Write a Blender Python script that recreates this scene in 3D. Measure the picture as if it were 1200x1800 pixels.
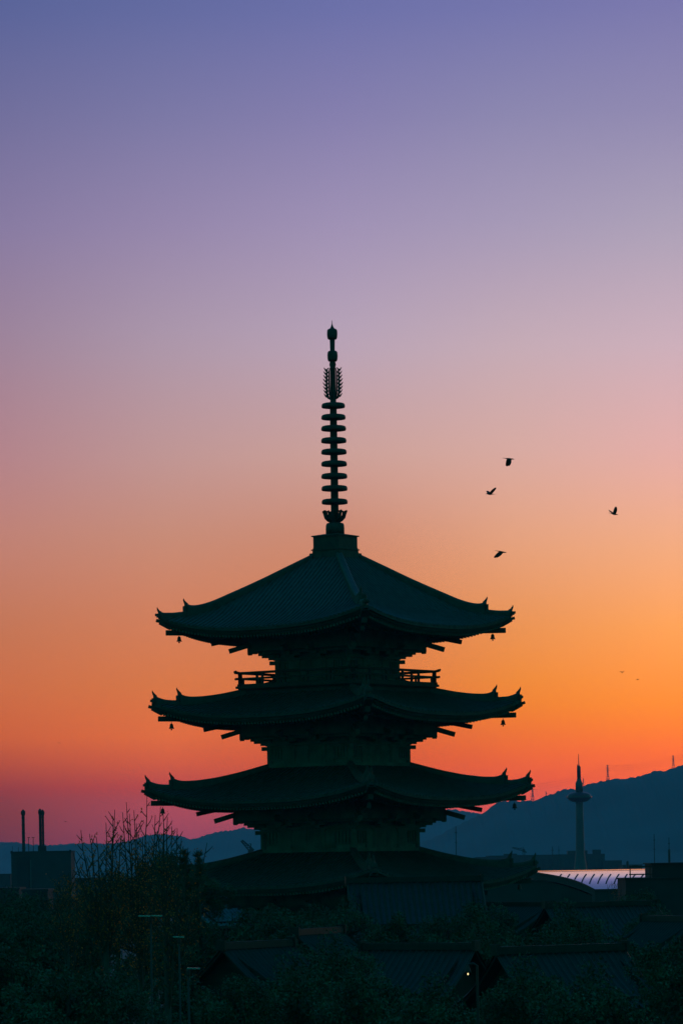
import bpy, math, random
from mathutils import Vector, Matrix
R = math.radians
sc = bpy.context.scene
for o in list(bpy.data.objects):
    bpy.data.objects.remove(o)
col = sc.collection

# ------------------------------------------------------------------ camera
EYE = 60.0            # eye height above the lowest city ground (m)
F = 6500.0            # focal length in photo pixels (photo 1200 x 1800)
HZ = 1520.0           # row of the horizon
ROLL = R(1.0)
cam = bpy.data.cameras.new("camera")
cam_o = bpy.data.objects.new("camera", cam); col.objects.link(cam_o)
cam.sensor_fit = 'VERTICAL'; cam.sensor_height = 36.0; cam.lens = F * 36.0 / 1800.0
cam.shift_y = (HZ - 900.0) / 1800.0
cam.clip_start = 0.5; cam.clip_end = 40000
cam_o.matrix_world = Matrix.Translation((0, 0, EYE)) @ Matrix.Rotation(R(90), 4, 'X') @ Matrix.Rotation(-ROLL, 4, 'Z')
sc.camera = cam_o
sc.view_settings.view_transform = 'Standard'
sc.view_settings.look = 'None'
sc.view_settings.exposure = 0.0
sc.view_settings.gamma = 1.0
sc.cycles.use_denoising = True
sc.cycles.max_bounces = 6
sc.cycles.volume_bounces = 0

def uv(x, y):
    """photo pixel -> offsets (right, up) from the horizon centre with the roll taken out"""
    dx, dy = x - 600.0, HZ - y
    c, s = math.cos(ROLL), math.sin(ROLL)
    return c * dx + s * dy, -s * dx + c * dy

def at(x, y, Y):
    u, v = uv(x, y)
    return Vector((u * Y / F, Y, EYE + v * Y / F))

# ------------------------------------------------------------------ sky (after sunset, afterglow to the right of the frame)
def lin(c):
    return [((q / 255.0) / 12.92 if q / 255.0 <= 0.04045 else ((q / 255.0 + 0.055) / 1.055) ** 2.4) for q in c]

# per column: (photo row, sRGB)
SKY = {
 'L': [(4,(91,101,153)),(200,(114,112,157)),(400,(137,124,162)),(600,(159,133,155)),(800,(180,133,139)),(950,(192,130,117)),
       (1100,(197,119,89)),(1220,(203,109,73)),(1310,(195,94,68)),(1380,(151,69,75)),(1440,(122,64,78)),(1490,(110,62,82))],
 'LC': [(4,(99,107,160)),(200,(124,121,166)),(400,(150,136,172)),(600,(173,151,170)),(800,(192,150,148)),(950,(200,139,119)),
       (1080,(208,128,95)),(1210,(215,119,74)),(1310,(216,104,71)),(1380,(182,78,80)),(1440,(158,76,96)),(1490,(142,72,98))],
 'C': [(4,(108,113,168)),(200,(134,128,174)),(400,(161,147,181)),(600,(185,163,181)),(800,(204,160,152)),(950,(206,140,115)),
       (1100,(213,128,86)),(1220,(217,116,71)),(1330,(206,90,63)),(1400,(183,83,80)),(1450,(164,80,98)),(1490,(142,74,98))],
 'RC': [(4,(116,118,171)),(200,(141,136,176)),(400,(168,155,183)),(600,(197,171,182)),(800,(217,170,160)),(950,(229,162,127)),
       (1080,(234,150,92)),(1220,(240,135,60)),(1310,(237,111,55)),(1380,(221,92,73)),(1430,(205,86,88)),(1490,(160,76,95))],
 'R': [(4,(124,122,174)),(200,(146,139,177)),(400,(174,161,184)),(600,(204,175,187)),(800,(229,174,166)),(950,(242,172,132)),
       (1100,(254,163,91)),(1250,(255,138,32)),(1320,(250,114,35)),(1370,(236,100,58)),(1420,(214,90,82)),(1490,(170,80,95))],
}
COLX = {'L': 9, 'LC': 300, 'C': 620, 'RC': 915, 'R': 1192}
HAZE = 0.8e-4        # density of the evening haze, per metre
HAZE_FIX = {('L', 4): (0.1051, 0.1304, 0.3308), ('L', 200): (0.1766, 0.166, 0.348), ('L', 400): (0.2667, 0.2099, 0.379), ('L', 600): (0.3761, 0.2493, 0.3464), ('L', 800): (0.5145, 0.2544, 0.2763), ('L', 950): (0.6218, 0.2512, 0.1866), ('L', 1100): (0.6871, 0.2126, 0.0898), ('L', 1220): (0.817, 0.1862, 0.0433), ('L', 1310): (0.889, 0.1443, 0.0133), ('L', 1380): (0.5814, 0.0441, 0.0123), ('L', 1440): (0.4116, 0.0295, 0.0), ('L', 1490): (0.3071, 0.0229, 0.0323), ('LC', 4): (0.1276, 0.1493, 0.3678), ('LC', 200): (0.2109, 0.1982, 0.3966), ('LC', 400): (0.327, 0.2581, 0.4354), ('LC', 600): (0.458, 0.3363, 0.4361), ('LC', 800): (0.5993, 0.3382, 0.3224), ('LC', 950): (0.6807, 0.2931, 0.1915), ('LC', 1080): (0.7809, 0.2515, 0.1104), ('LC', 1210): (0.916, 0.2275, 0.0441), ('LC', 1310): (1.1371, 0.194, 0.02), ('LC', 1380): (0.9195, 0.0786, 0.0238), ('LC', 1440): (0.7792, 0.0868, 0.1134), ('LC', 1490): (0.5423, 0.0556, 0.111), ('C', 4): (0.1544, 0.1685, 0.4126), ('C', 200): (0.2517, 0.2229, 0.4436), ('C', 400): (0.3841, 0.3084, 0.4939), ('C', 600): (0.5328, 0.4023, 0.5109), ('C', 800): (0.6882, 0.3935, 0.3421), ('C', 950): (0.7188, 0.2881, 0.1704), ('C', 1100): (0.8273, 0.2514, 0.0817), ('C', 1220): (0.9554, 0.2203, 0.0367), ('C', 1330): (1.0184, 0.1208, 0.0), ('C', 1400): (1.0995, 0.1051, 0.0), ('C', 1450): (0.8534, 0.1119, 0.1647), ('C', 1490): (0.4827, 0.0545, 0.0914), ('RC', 4): (0.1819, 0.1854, 0.4315), ('RC', 200): (0.2833, 0.2583, 0.457), ('RC', 400): (0.4209, 0.3479, 0.5085), ('RC', 600): (0.6185, 0.4481, 0.511), ('RC', 800): (0.7893, 0.4518, 0.3872), ('RC', 950): (0.9299, 0.4165, 0.2251), ('RC', 1080): (1.0183, 0.3621, 0.0981), ('RC', 1220): (1.2047, 0.322, 0.0035), ('RC', 1310): (1.3524, 0.2132, 0.0), ('RC', 1380): (1.5498, 0.1466, 0.0), ('RC', 1430): (1.4526, 0.1301, 0.0579), ('RC', 1490): (0.6394, 0.0671, 0.0994), ('R', 4): (0.2126, 0.2016, 0.4394), ('R', 200): (0.3095, 0.2734, 0.4684), ('R', 400): (0.462, 0.3881, 0.5166), ('R', 600): (0.6784, 0.4751, 0.5443), ('R', 800): (0.9068, 0.4785, 0.4276), ('R', 950): (1.0713, 0.4841, 0.2487), ('R', 1100): (1.2846, 0.4532, 0.0971), ('R', 1250): (1.4946, 0.3581, 0.0), ('R', 1320): (1.6588, 0.2402, 0.0), ('R', 1370): (1.7475, 0.1913, 0.0), ('R', 1420): (1.5992, 0.1493, 0.0163), ('R', 1490): (0.8163, 0.0927, 0.1051)}
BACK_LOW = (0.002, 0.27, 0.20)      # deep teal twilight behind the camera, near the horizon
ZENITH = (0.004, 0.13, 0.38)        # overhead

w = bpy.data.worlds.new("World"); sc.world = w; w.use_nodes = True
nt = w.node_tree; nt.nodes.clear()
N, L = nt.nodes.new, nt.links.new
def mth(op, a, b=None, clamp=False):
    n = N('ShaderNodeMath'); n.operation = op; n.use_clamp = clamp
    for i, q in enumerate((a, b)):
        if q is None: continue
        if isinstance(q, (int, float)): n.inputs[i].default_value = q
        else: L(q, n.inputs[i])
    return n.outputs[0]
def mixc(fac, a, b):
    n = N('ShaderNodeMix'); n.data_type = 'RGBA'
    L(fac, n.inputs['Factor'])
    for nm, q in (('A', a), ('B', b)):
        s = [i for i in n.inputs if i.name == nm and i.type == 'RGBA'][0]
        if isinstance(q, tuple): s.default_value = (*q, 1)
        else: L(q, s)
    return [o for o in n.outputs if o.type == 'RGBA'][0]
tc = N('ShaderNodeTexCoord'); sp = N('ShaderNodeSeparateXYZ'); L(tc.outputs['Generated'], sp.inputs[0])
elev = mth('MULTIPLY', mth('ARCSINE', sp.outputs[2]), 180 / math.pi)
azim = mth('MULTIPLY', mth('ARCTAN2', sp.outputs[0], sp.outputs[1]), 180 / math.pi)
pos = mth('MULTIPLY', mth('ADD', elev, 5.0), 1 / 100.0, True)          # -5..95 degrees -> 0..1
def ramp(stops):
    n = N('ShaderNodeValToRGB'); cr = n.color_ramp; cr.interpolation = 'LINEAR'
    stops = sorted(stops, key=lambda t: t[0])
    while len(cr.elements) < len(stops): cr.elements.new(0.5)
    for e, (p, c) in zip(cr.elements, stops):
        e.position = p
    for e, (p, c) in zip(cr.elements, stops):
        e.position = p; e.color = (*c, 1)
    L(pos, n.inputs[0]); return n.outputs[0]
def sky_ramp(k):
    x = COLX[k]; st = []
    for i, (y, c) in enumerate(SKY[k]):
        u, v = uv(x, y)
        el = math.degrees(math.atan2(v, math.hypot(F, u)))
        cc = lin(c)
        if (k, y) in HAZE_FIX: cc = HAZE_FIX[(k, y)]
        st.append(((el + 5) / 100.0, cc))
    top = lin(SKY[k][0][1])
    st.append(((18 + 5) / 100.0, [top[0] * .45, top[1] * .62, top[2] * .70]))
    st.append(((26 + 5) / 100.0, [top[0] * .15, top[1] * .5, top[2] * .55]))
    st.append(((45 + 5) / 100.0, [.012, .13, .33]))
    st.append(((80 + 5) / 100.0, list(ZENITH)))
    return ramp(st)
cols = ['L', 'LC', 'C', 'RC', 'R']                                      # sky columns by compass direction
front = sky_ramp('L')
for ka, kb in zip(cols[:-1], cols[1:]):
    a0, a1 = [math.degrees(math.atan((COLX[q] - 600) / F)) for q in (ka, kb)]
    mr = N('ShaderNodeMapRange'); L(azim, mr.inputs[0])
    for i, q in ((1, a0), (2, a1), (3, 0.0), (4, 1.0)): mr.inputs[i].default_value = q
    front = mixc(mr.outputs[0], front, sky_ramp(kb))
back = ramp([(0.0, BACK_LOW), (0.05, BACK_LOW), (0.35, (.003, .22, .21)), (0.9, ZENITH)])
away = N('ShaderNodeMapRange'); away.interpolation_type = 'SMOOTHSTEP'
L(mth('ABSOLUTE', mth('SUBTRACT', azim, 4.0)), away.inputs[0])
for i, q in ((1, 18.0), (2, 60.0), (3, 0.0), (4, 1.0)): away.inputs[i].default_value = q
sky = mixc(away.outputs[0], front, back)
below = N('ShaderNodeMapRange'); L(elev, below.inputs[0])
for i, q in ((1, -3.0), (2, -0.5), (3, 1.0), (4, 0.0)): below.inputs[i].default_value = q
sky = mixc(below.outputs[0], sky, (.001, .02, .02))
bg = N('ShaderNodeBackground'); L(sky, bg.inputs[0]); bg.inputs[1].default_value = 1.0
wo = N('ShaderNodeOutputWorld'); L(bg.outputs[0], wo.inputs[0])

# the sun itself is already behind the ridge to the right: a last, very weak warm lamp on the horizon
sl = bpy.data.lights.new("sun", 'SUN'); sl.energy = 0.03; sl.angle = R(0.5); sl.color = (1, .62, .35)
so = bpy.data.objects.new("sun", sl); col.objects.link(so)
so.rotation_euler = (R(90 - 1.0), 0, R(180 - 14))    # from the west, a little right of the frame

# ------------------------------------------------------------------ materials
def mat(name, base, rough=0.7, metal=0.0, noise=0.0, nscale=3.0, spec=0.3, coat=None):
    m = bpy.data.materials.new(name); m.use_nodes = True
    t = m.node_tree; b = t.nodes['Principled BSDF']
    b.inputs['Roughness'].default_value = rough; b.inputs['Metallic'].default_value = metal
    b.inputs['Specular IOR Level'].default_value = spec
    b.inputs['Base Color'].default_value = (*base, 1)
    if noise:
        c = t.nodes.new('ShaderNodeTexCoord'); n = t.nodes.new('ShaderNodeTexNoise')
        n.inputs['Scale'].default_value = nscale; n.inputs['Detail'].default_value = 5
        t.links.new(c.outputs['Object'], n.inputs['Vector'])
        r = t.nodes.new('ShaderNodeValToRGB')
        r.color_ramp.elements[0].position = .3; r.color_ramp.elements[1].position = .7
        r.color_ramp.elements[0].color = (*[q * (1 - noise) for q in base], 1)
        r.color_ramp.elements[1].color = (*[min(1, q * (1 + noise)) for q in base], 1)
        t.links.new(n.outputs['Fac'], r.inputs[0]); t.links.new(r.outputs[0], b.inputs['Base Color'])
    return m
M = {
 'wood': mat('weathered_wood', (.06, .055, .045), .8, noise=.35, nscale=1.2),
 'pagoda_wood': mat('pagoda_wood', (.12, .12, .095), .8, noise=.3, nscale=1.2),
 'board': mat('toned_down_eave_board', (.040, .040, .034), .85, noise=.3, nscale=1.2),  # pagoda wood darkened on outward faces to offset the light they catch
 'pagoda_wall': mat('pagoda_wall', (.15, .15, .12), .85, noise=.2),
 'house_wall': mat('dark_board_wall', (.022, .022, .018), .85, noise=.3),
 'plaster': mat('plaster_wall', (.07, .07, .06), .85, noise=.2),
 'roof_tile': mat('pagoda_roof_tile', (.043, .046, .040), .55, noise=.3, nscale=2.5),
 'tile': mat('clay_roof_tile', (.016, .017, .015), .55, noise=.3, nscale=2.5),
 'bronze': mat('dark_bronze', (.04, .044, .038), .6, .3, noise=.3, nscale=2),
 'feather': mat('black_feather', (.012, .012, .014), .6),
 'bark': mat('tree_bark', (.05, .042, .032), .9, noise=.3, nscale=4),
 'leaf_dark': mat('evergreen_leaf', (.05, .075, .04), .7, noise=.5, nscale=.7),
 'leaf_gold': mat('autumn_leaf', (.60, .15, .03), .7, noise=.6, nscale=1.1),
 'leaf_pine': mat('pine_needle', (.035, .055, .03), .7),
 'forest': mat('haze_tinted_forest', (.03, .062, .085), .95, noise=.4, nscale=.004),  # forest with part of the blue distance haze put into its base colour
 'earth': mat('city_earth', (.028, .03, .025), .95, noise=.4, nscale=.02),
 'concrete': mat('grey_concrete', (.038, .04, .04), .85, noise=.2, nscale=.3),
 'concrete_dark': mat('stained_concrete', (.03, .03, .03), .85, noise=.3, nscale=.3),
 'paint': mat('tower_paint', (.055, .05, .045), .5, noise=.1, nscale=.2),
 'paint_dark': mat('deck_glass', (.006, .006, .006), .3),
 'steel': mat('galvanised_steel', (.12, .12, .12), .4, .6),
 'galv': mat('bright_galvanised_steel', (.75, .76, .78), .16, 1.0),
 'dark_steel': mat('dark_steel', (.035, .035, .035), .6, .2),
 'metal_roof': mat('sheet_metal_roof', (.66, .64, .66), .12, 1.0),
 'seam': mat('roof_bar_paint', (.03, .035, .05), .6),
 'sheet': mat('blue_sheet_roof', (.09, .11, .13), .35, noise=.4, nscale=1.5),
 'glass': mat('window_glass', (.03, .035, .04), .1, spec=.5),
}
def leafy(m, amount):                 # thin leaves let the sky behind them through
    t = m.node_tree; b = t.nodes['Principled BSDF']; tr = t.nodes.new('ShaderNodeBsdfTranslucent'); mx = t.nodes.new('ShaderNodeMixShader')
    src = b.inputs['Base Color'].links[0].from_socket
    t.links.new(src, tr.inputs['Color']); mx.inputs[0].default_value = amount
    t.links.new(b.outputs[0], mx.inputs[1]); t.links.new(tr.outputs[0], mx.inputs[2])
    t.links.new(mx.outputs[0], t.nodes['Material Output'].inputs['Surface'])
leafy(M['leaf_gold'], .5)
def lamp_mat():
    m = bpy.data.materials.new('lamp_glow'); m.use_nodes = True
    b = m.node_tree.nodes['Principled BSDF']
    b.inputs['Emission Color'].default_value = (1, .72, .32, 1); b.inputs['Emission Strength'].default_value = 1.6
    return m
M['lamp'] = lamp_mat()

# ------------------------------------------------------------------ mesh builder
class MB:
    def __init__(s): s.v = []; s.f = []
    def add(s, vs, fs):
        o = len(s.v); s.v += [tuple(q) for q in vs]; s.f += [tuple(i + o for i in f) for f in fs]
    def box(s, c, size, rz=0.0, mtx=None):
        hx, hy, hz = size[0] / 2, size[1] / 2, size[2] / 2
        vs = [Vector((x, y, z)) for z in (-hz, hz) for x, y in ((-hx, -hy), (hx, -hy), (hx, hy), (-hx, hy))]
        m = mtx if mtx is not None else Matrix.Rotation(rz, 4, 'Z')
        vs = [m @ v + Vector(c) for v in vs]
        s.add(vs, [(3, 2, 1, 0), (4, 5, 6, 7), (0, 1, 5, 4), (1, 2, 6, 5), (2, 3, 7, 6), (3, 0, 4, 7)])
    def bar(s, a, b, wd, ht):
        """rectangular bar from a to b, height kept as vertical as possible"""
        a, b = Vector(a), Vector(b); d = (b - a)
        if d.length < 1e-6: return
        d.normalize(); side = d.cross(Vector((0, 0, 1)))
        if side.length < 1e-4: side = Vector((1, 0, 0))
        side.normalize(); up = side.cross(d)
        vs = []
        for p in (a, b):
            for i, j in ((-1, -1), (1, -1), (1, 1), (-1, 1)):
                vs.append(p + side * (i * wd / 2) + up * (j * ht / 2))
        s.add(vs, [(0, 1, 2, 3), (7, 6, 5, 4), (0, 4, 5, 1), (1, 5, 6, 2), (2, 6, 7, 3), (3, 7, 4, 0)])
    def tube(s, pts, rads, n=6, cap=True):
        pts = [Vector(p) for p in pts]
        if isinstance(rads, (int, float)): rads = [rads] * len(pts)
        rings = []; prev = None
        for i, p in enumerate(pts):
            d = (pts[min(i + 1, len(pts) - 1)] - pts[max(i - 1, 0)])
            if d.length < 1e-9: d = Vector((0, 0, 1))
            d.normalize()
            if prev is None:
                ref = Vector((1, 0, 0)) if abs(d.x) < .9 else Vector((0, 1, 0))
                sx = d.cross(ref).normalized()
            else:
                sx = (prev - d * prev.dot(d)).normalized()
            prev = sx; sy = d.cross(sx)
            rings.append([p + (sx * math.cos(2 * math.pi * k / n) + sy * math.sin(2 * math.pi * k / n)) * rads[i] for k in range(n)])
        o = len(s.v)
        for r in rings: s.v += [tuple(q) for q in r]
        for i in range(len(rings) - 1):
            for k in range(n):
                k2 = (k + 1) % n
                s.f.append((o + i * n + k, o + i * n + k2, o + (i + 1) * n + k2, o + (i + 1) * n + k))
        if cap:
            s.f.append(tuple(o + k for k in reversed(range(n)))); e = o + (len(rings) - 1) * n
            s.f.append(tuple(e + k for k in range(n)))
    def lathe(s, prof, c=(0, 0, 0), n=24):
        """prof: (r, z) list from bottom to top"""
        o = len(s.v); c = Vector(c)
        for r, z in prof:
            for k in range(n):
                a = 2 * math.pi * k / n
                s.v.append(tuple(c + Vector((r * math.cos(a), r * math.sin(a), z))))
        for i in range(len(prof) - 1):
            for k in range(n):
                k2 = (k + 1) % n
                s.f.append((o + i * n + k, o + i * n + k2, o + (i + 1) * n + k2, o + (i + 1) * n + k))
        s.f.append(tuple(o + k for k in reversed(range(n)))); e = o + (len(prof) - 1) * n
        s.f.append(tuple(e + k for k in range(n)))
    def rot4(s):
        """repeat everything so far around the vertical axis, four times"""
        v0, f0 = list(s.v), list(s.f)
        for k in (1, 2, 3):
            c, q = round(math.cos(k * math.pi / 2)), round(math.sin(k * math.pi / 2)); o = len(s.v)
            s.v += [(x * c - y * q, x * q + y * c, z) for x, y, z in v0]
            s.f += [tuple(i + o for i in f) for f in f0]
    def build(s, name, m, parent=None, smooth=False, loc=None):
        me = bpy.data.meshes.new(name); me.from_pydata(s.v, [], s.f); me.update()
        me.materials.append(M[m] if isinstance(m, str) else m)
        if smooth:
            me.polygons.foreach_set('use_smooth', [True] * len(me.polygons))
        o = bpy.data.objects.new(name, me); col.objects.link(o)
        if parent is not None: o.parent = parent
        if loc is not None: o.location = loc
        return o

def empty(name, loc, rz=0.0, label=None, cat=None, group=None):
    o = bpy.data.objects.new(name, None); col.objects.link(o)
    o.location = loc; o.rotation_euler = (0, 0, rz); o.empty_display_size = .2
    return tag(o, label, cat, group)
def tag(o, label=None, cat=None, group=None, kind=None):
    if label: o['label'] = label
    if cat: o['category'] = cat
    if group: o['group'] = group
    if kind: o['kind'] = kind
    return o
def dup(o, parent=None, loc=None, rz=None):
    c = o.copy(); col.objects.link(c)
    if parent is not None: c.parent = parent
    if loc is not None: c.location = loc
    if rz is not None: c.rotation_euler = (0, 0, rz)
    for ch in list(o.children): dup(ch, c)
    return c

def interp(tab, x):
    """smooth (monotone cubic) interpolation through (x, y) pairs"""
    t = sorted(tab)
    if x <= t[0][0]: return t[0][1]
    if x >= t[-1][0]: return t[-1][1]
    n = len(t)
    d = [(t[i + 1][1] - t[i][1]) / (t[i + 1][0] - t[i][0]) for i in range(n - 1)]
    m = [d[0]] + [0.0 if d[i - 1] * d[i] <= 0 else 2 * d[i - 1] * d[i] / (d[i - 1] + d[i]) for i in range(1, n - 1)] + [d[-1]]
    for i in range(n - 1):
        if x <= t[i + 1][0]:
            h = t[i + 1][0] - t[i][0]; q = (x - t[i][0]) / h
            return ((1 + 2 * q) * (1 - q) ** 2 * t[i][1] + q * (1 - q) ** 2 * h * m[i] + q * q * (3 - 2 * q) * t[i + 1][1] + q * q * (q - 1) * h * m[i + 1])

# ------------------------------------------------------------------ ground
GP = [(-400, 75), (-60, 62), (0, 57.5), (30, 53), (90, 48.5), (160, 46.5), (240, 46.8), (330, 46), (480, 44), (700, 36), (1100, 24), (1700, 14), (2400, 12), (9000, 12)]
def gz(x, y):
    b = interp(GP, y)
    return b + .25 * math.sin(x * .05 + 1) * math.sin(y * .037) 
def build_ground():
    m = MB(); ys = [-400 + 20 * i for i in range(60)] + [800 + 100 * i for i in range(20)] + [2800 + 400 * i for i in range(18)]
    xs = sorted(set([q * sgn for q in (0, 10, 20, 30, 45, 60, 80, 110, 150, 200, 300, 450, 700, 1100, 2000, 3500, 6000) for sgn in (1, -1)]))
    for y in ys:
        for x in xs: m.v.append((x, y, gz(x, y)))
    n = len(xs)
    for j in range(len(ys) - 1):
        for i in range(n - 1): m.f.append((j * n + i, j * n + i + 1, (j + 1) * n + i + 1, (j + 1) * n + i))
    return tag(m.build('ground', 'earth', smooth=True), kind='structure')
build_ground()

# ------------------------------------------------------------------ mountains
def mountain(name, prof, Y, seed, depth=1500):
    rnd = random.Random(seed)
    prof = [(uv(x, y)[0] / F * Y, EYE + uv(x, y)[1] / F * Y) for x, y in prof]
    ph = [rnd.uniform(0, 6.28) for _ in range(24)]
    def fine(x):
        return sum(math.sin(x / (9.0 * 1.45 ** k) + ph[k]) * (.35 * 1.25 ** k) for k in range(7)) * .8
    x0, x1 = prof[0][0], prof[-1][0]; step = 4.0
    nx = int((x1 - x0) / step); rows = [(-depth, 0.0), (-depth * .72, .14), (-depth * .45, .36), (-depth * .2, .72), (-depth * .06, .94), (0, 1.0), (depth * .1, .9), (depth * .45, .4), (depth * .8, 0)]
    m = MB()
    for dy, h in rows:
        for i in range(nx + 1):
            x = x0 + (x1 - x0) * i / nx
            top = interp(prof, x) + fine(x) + (rnd.random() - .5) * 3.2 * h
            rel = 1 + .22 * math.sin(x / 170 + dy / 120 + ph[9]) * math.sin(x / 63 + ph[11]) * (1 - h) * (h > 0)
            m.v.append((x, Y + dy + 60 * math.sin(x / 260 + ph[8]) * (1 - h), 11 + (top - 11) * h * rel if h < 1 else top))
    n = nx + 1
    for j in range(len(rows) - 1):
        for i in range(nx): m.f.append((j * n + i, j * n + i + 1, (j + 1) * n + i + 1, (j + 1) * n + i))
    return tag(m.build(name, 'forest', smooth=False), kind='structure')
far_prof = [(-1500, 1452), (-900, 1462), (-500, 1455), (-250, 1470), (-100, 1476), (0, 1479), (43, 1481.5), (60, 1484), (93, 1484.5), (140, 1483), (200, 1481.7), (225, 1477), (240, 1472.5), (267, 1467.5), (285, 1468), (318, 1471), (336, 1476.5),
            (360, 1468.6), (390, 1462), (408, 1460), (426, 1454.5), (444, 1456), (520, 1444), (600, 1434), (690, 1430), (760, 1424), (798, 1421.5), (814, 1425), (830, 1427), (849, 1429), (900, 1436), (1000, 1440), (1200, 1448), (1500, 1452), (2300, 1470)]
near_prof = [(480, 1560), (640, 1520), (720, 1490), (780, 1462), (818, 1443), (838, 1433.5), (850, 1428.5), (862, 1420), (877, 1411.5), (895, 1409.5), (915, 1409), (930, 1408), (946.7, 1403), (969, 1395.5), (994, 1387), (1008, 1386.5), (1026, 1379), (1041.6, 1374.4), (1060.7, 1371),
             (1083, 1368), (1092, 1369), (1124, 1363), (1152.5, 1354.5), (1171.5, 1354), (1184, 1347.5), (1200, 1342), (1260, 1322), (1350, 1306), (1500, 1318), (1750, 1352), (2100, 1400), (2700, 1450)]
mountain('mountain_range', far_prof, 8400, 3)
mountain('mountain_ridge', near_prof, 5900, 8, 1300)

# ------------------------------------------------------------------ haze: closed box round the camera and the scene
def build_haze():
    m = bpy.data.materials.new('evening_haze'); m.use_nodes = True
    t = m.node_tree; t.nodes.clear()
    o = t.nodes.new('ShaderNodeOutputMaterial'); p = t.nodes.new('ShaderNodeVolumePrincipled')
    p.inputs['Color'].default_value = (.60, .62, 1.0, 1); p.inputs['Density'].default_value = HAZE
    t.links.new(p.outputs[0], o.inputs['Volume'])
    b = MB(); b.box((0, 4700, 128), (15000, 10600, 238)); ob = b.build('haze', m)
    tag(ob, kind='stuff')
build_haze()

# ------------------------------------------------------------------ pagoda
PD = 240.0                         # distance of its axis
PX = PD / F                        # metres per photo pixel there
PBASE = 46.8
AX = uv(588.8, 935)[0] * PX
def V(v): return EYE + v * PX - PBASE      # photo height above the horizon -> height over the pagoda's base
CR = PX / math.cos(R(9)) * .993                   # projected corner radius in px -> circumradius in m
TURN = R(-36)
pagoda = empty('pagoda', (AX, PD, PBASE), TURN, 'dark five-tiered wooden pagoda with upturned tiled roofs and a tall ringed spire', 'pagoda')
S2 = math.sqrt(.5)

def roof_tables(k):
    if k == 5:
        hip = [(315, 437.5), (311, 436.5), (268, 439.5), (222, 450), (193, 464), (134, 492), (90, 514), (45, 538)]
        mid = [(315, 408), (311, 409), (268, 422), (222, 440), (193, 455), (134, 487), (90, 511), (45, 538)]
        main = [(42, 546), (88, 524), (134, 502), (193, 476), (222, 464), (240, 459), (251, 457.6), (258, 458.2), (263, 460.5), (267, 464.3)]
        low = [(260, 447.5), (272, 446.5), (290, 445), (302, 445), (308, 446.2), (313, 449)]
        Rr, inn, tip, dv = 311, 45, 437, 0
    else:
        off = {4: (0, 0, 0), 3: (15, -147, 0), 2: (22, -294, 0), 1: (31, -446, 0)}[k]
        dr, dv = off[0], off[1]
        h = [(331, 289), (327, 287.5), (300, 285.5), (282, 284), (245, 285.5), (215, 290), (178, 298), (110, 318)]
        mi = [(331, 258), (327, 259), (300, 265), (282, 269.5), (245, 279), (215, 287), (178, 297), (110, 318)]
        mn = [(110, 326), (160, 312.5), (178.7, 308.2), (215, 301.5), (245.5, 298.4), (258, 298.2), (268, 299.6), (275, 302.3), (281.5, 308.5)]
        lw = [(274, 292.5), (286, 292.2), (300, 293), (312, 296), (319, 299.3), (324, 304)]
        sh = lambda tab: [(r + dr, v + dv) for r, v in tab]
        hip, mid, main, low = sh(h), sh(mi), sh(mn), sh(lw)
        Rr, inn, tip = 327 + dr, 110 + dr, 287 + dv
    return hip, mid, main, low, Rr, inn, tip

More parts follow.
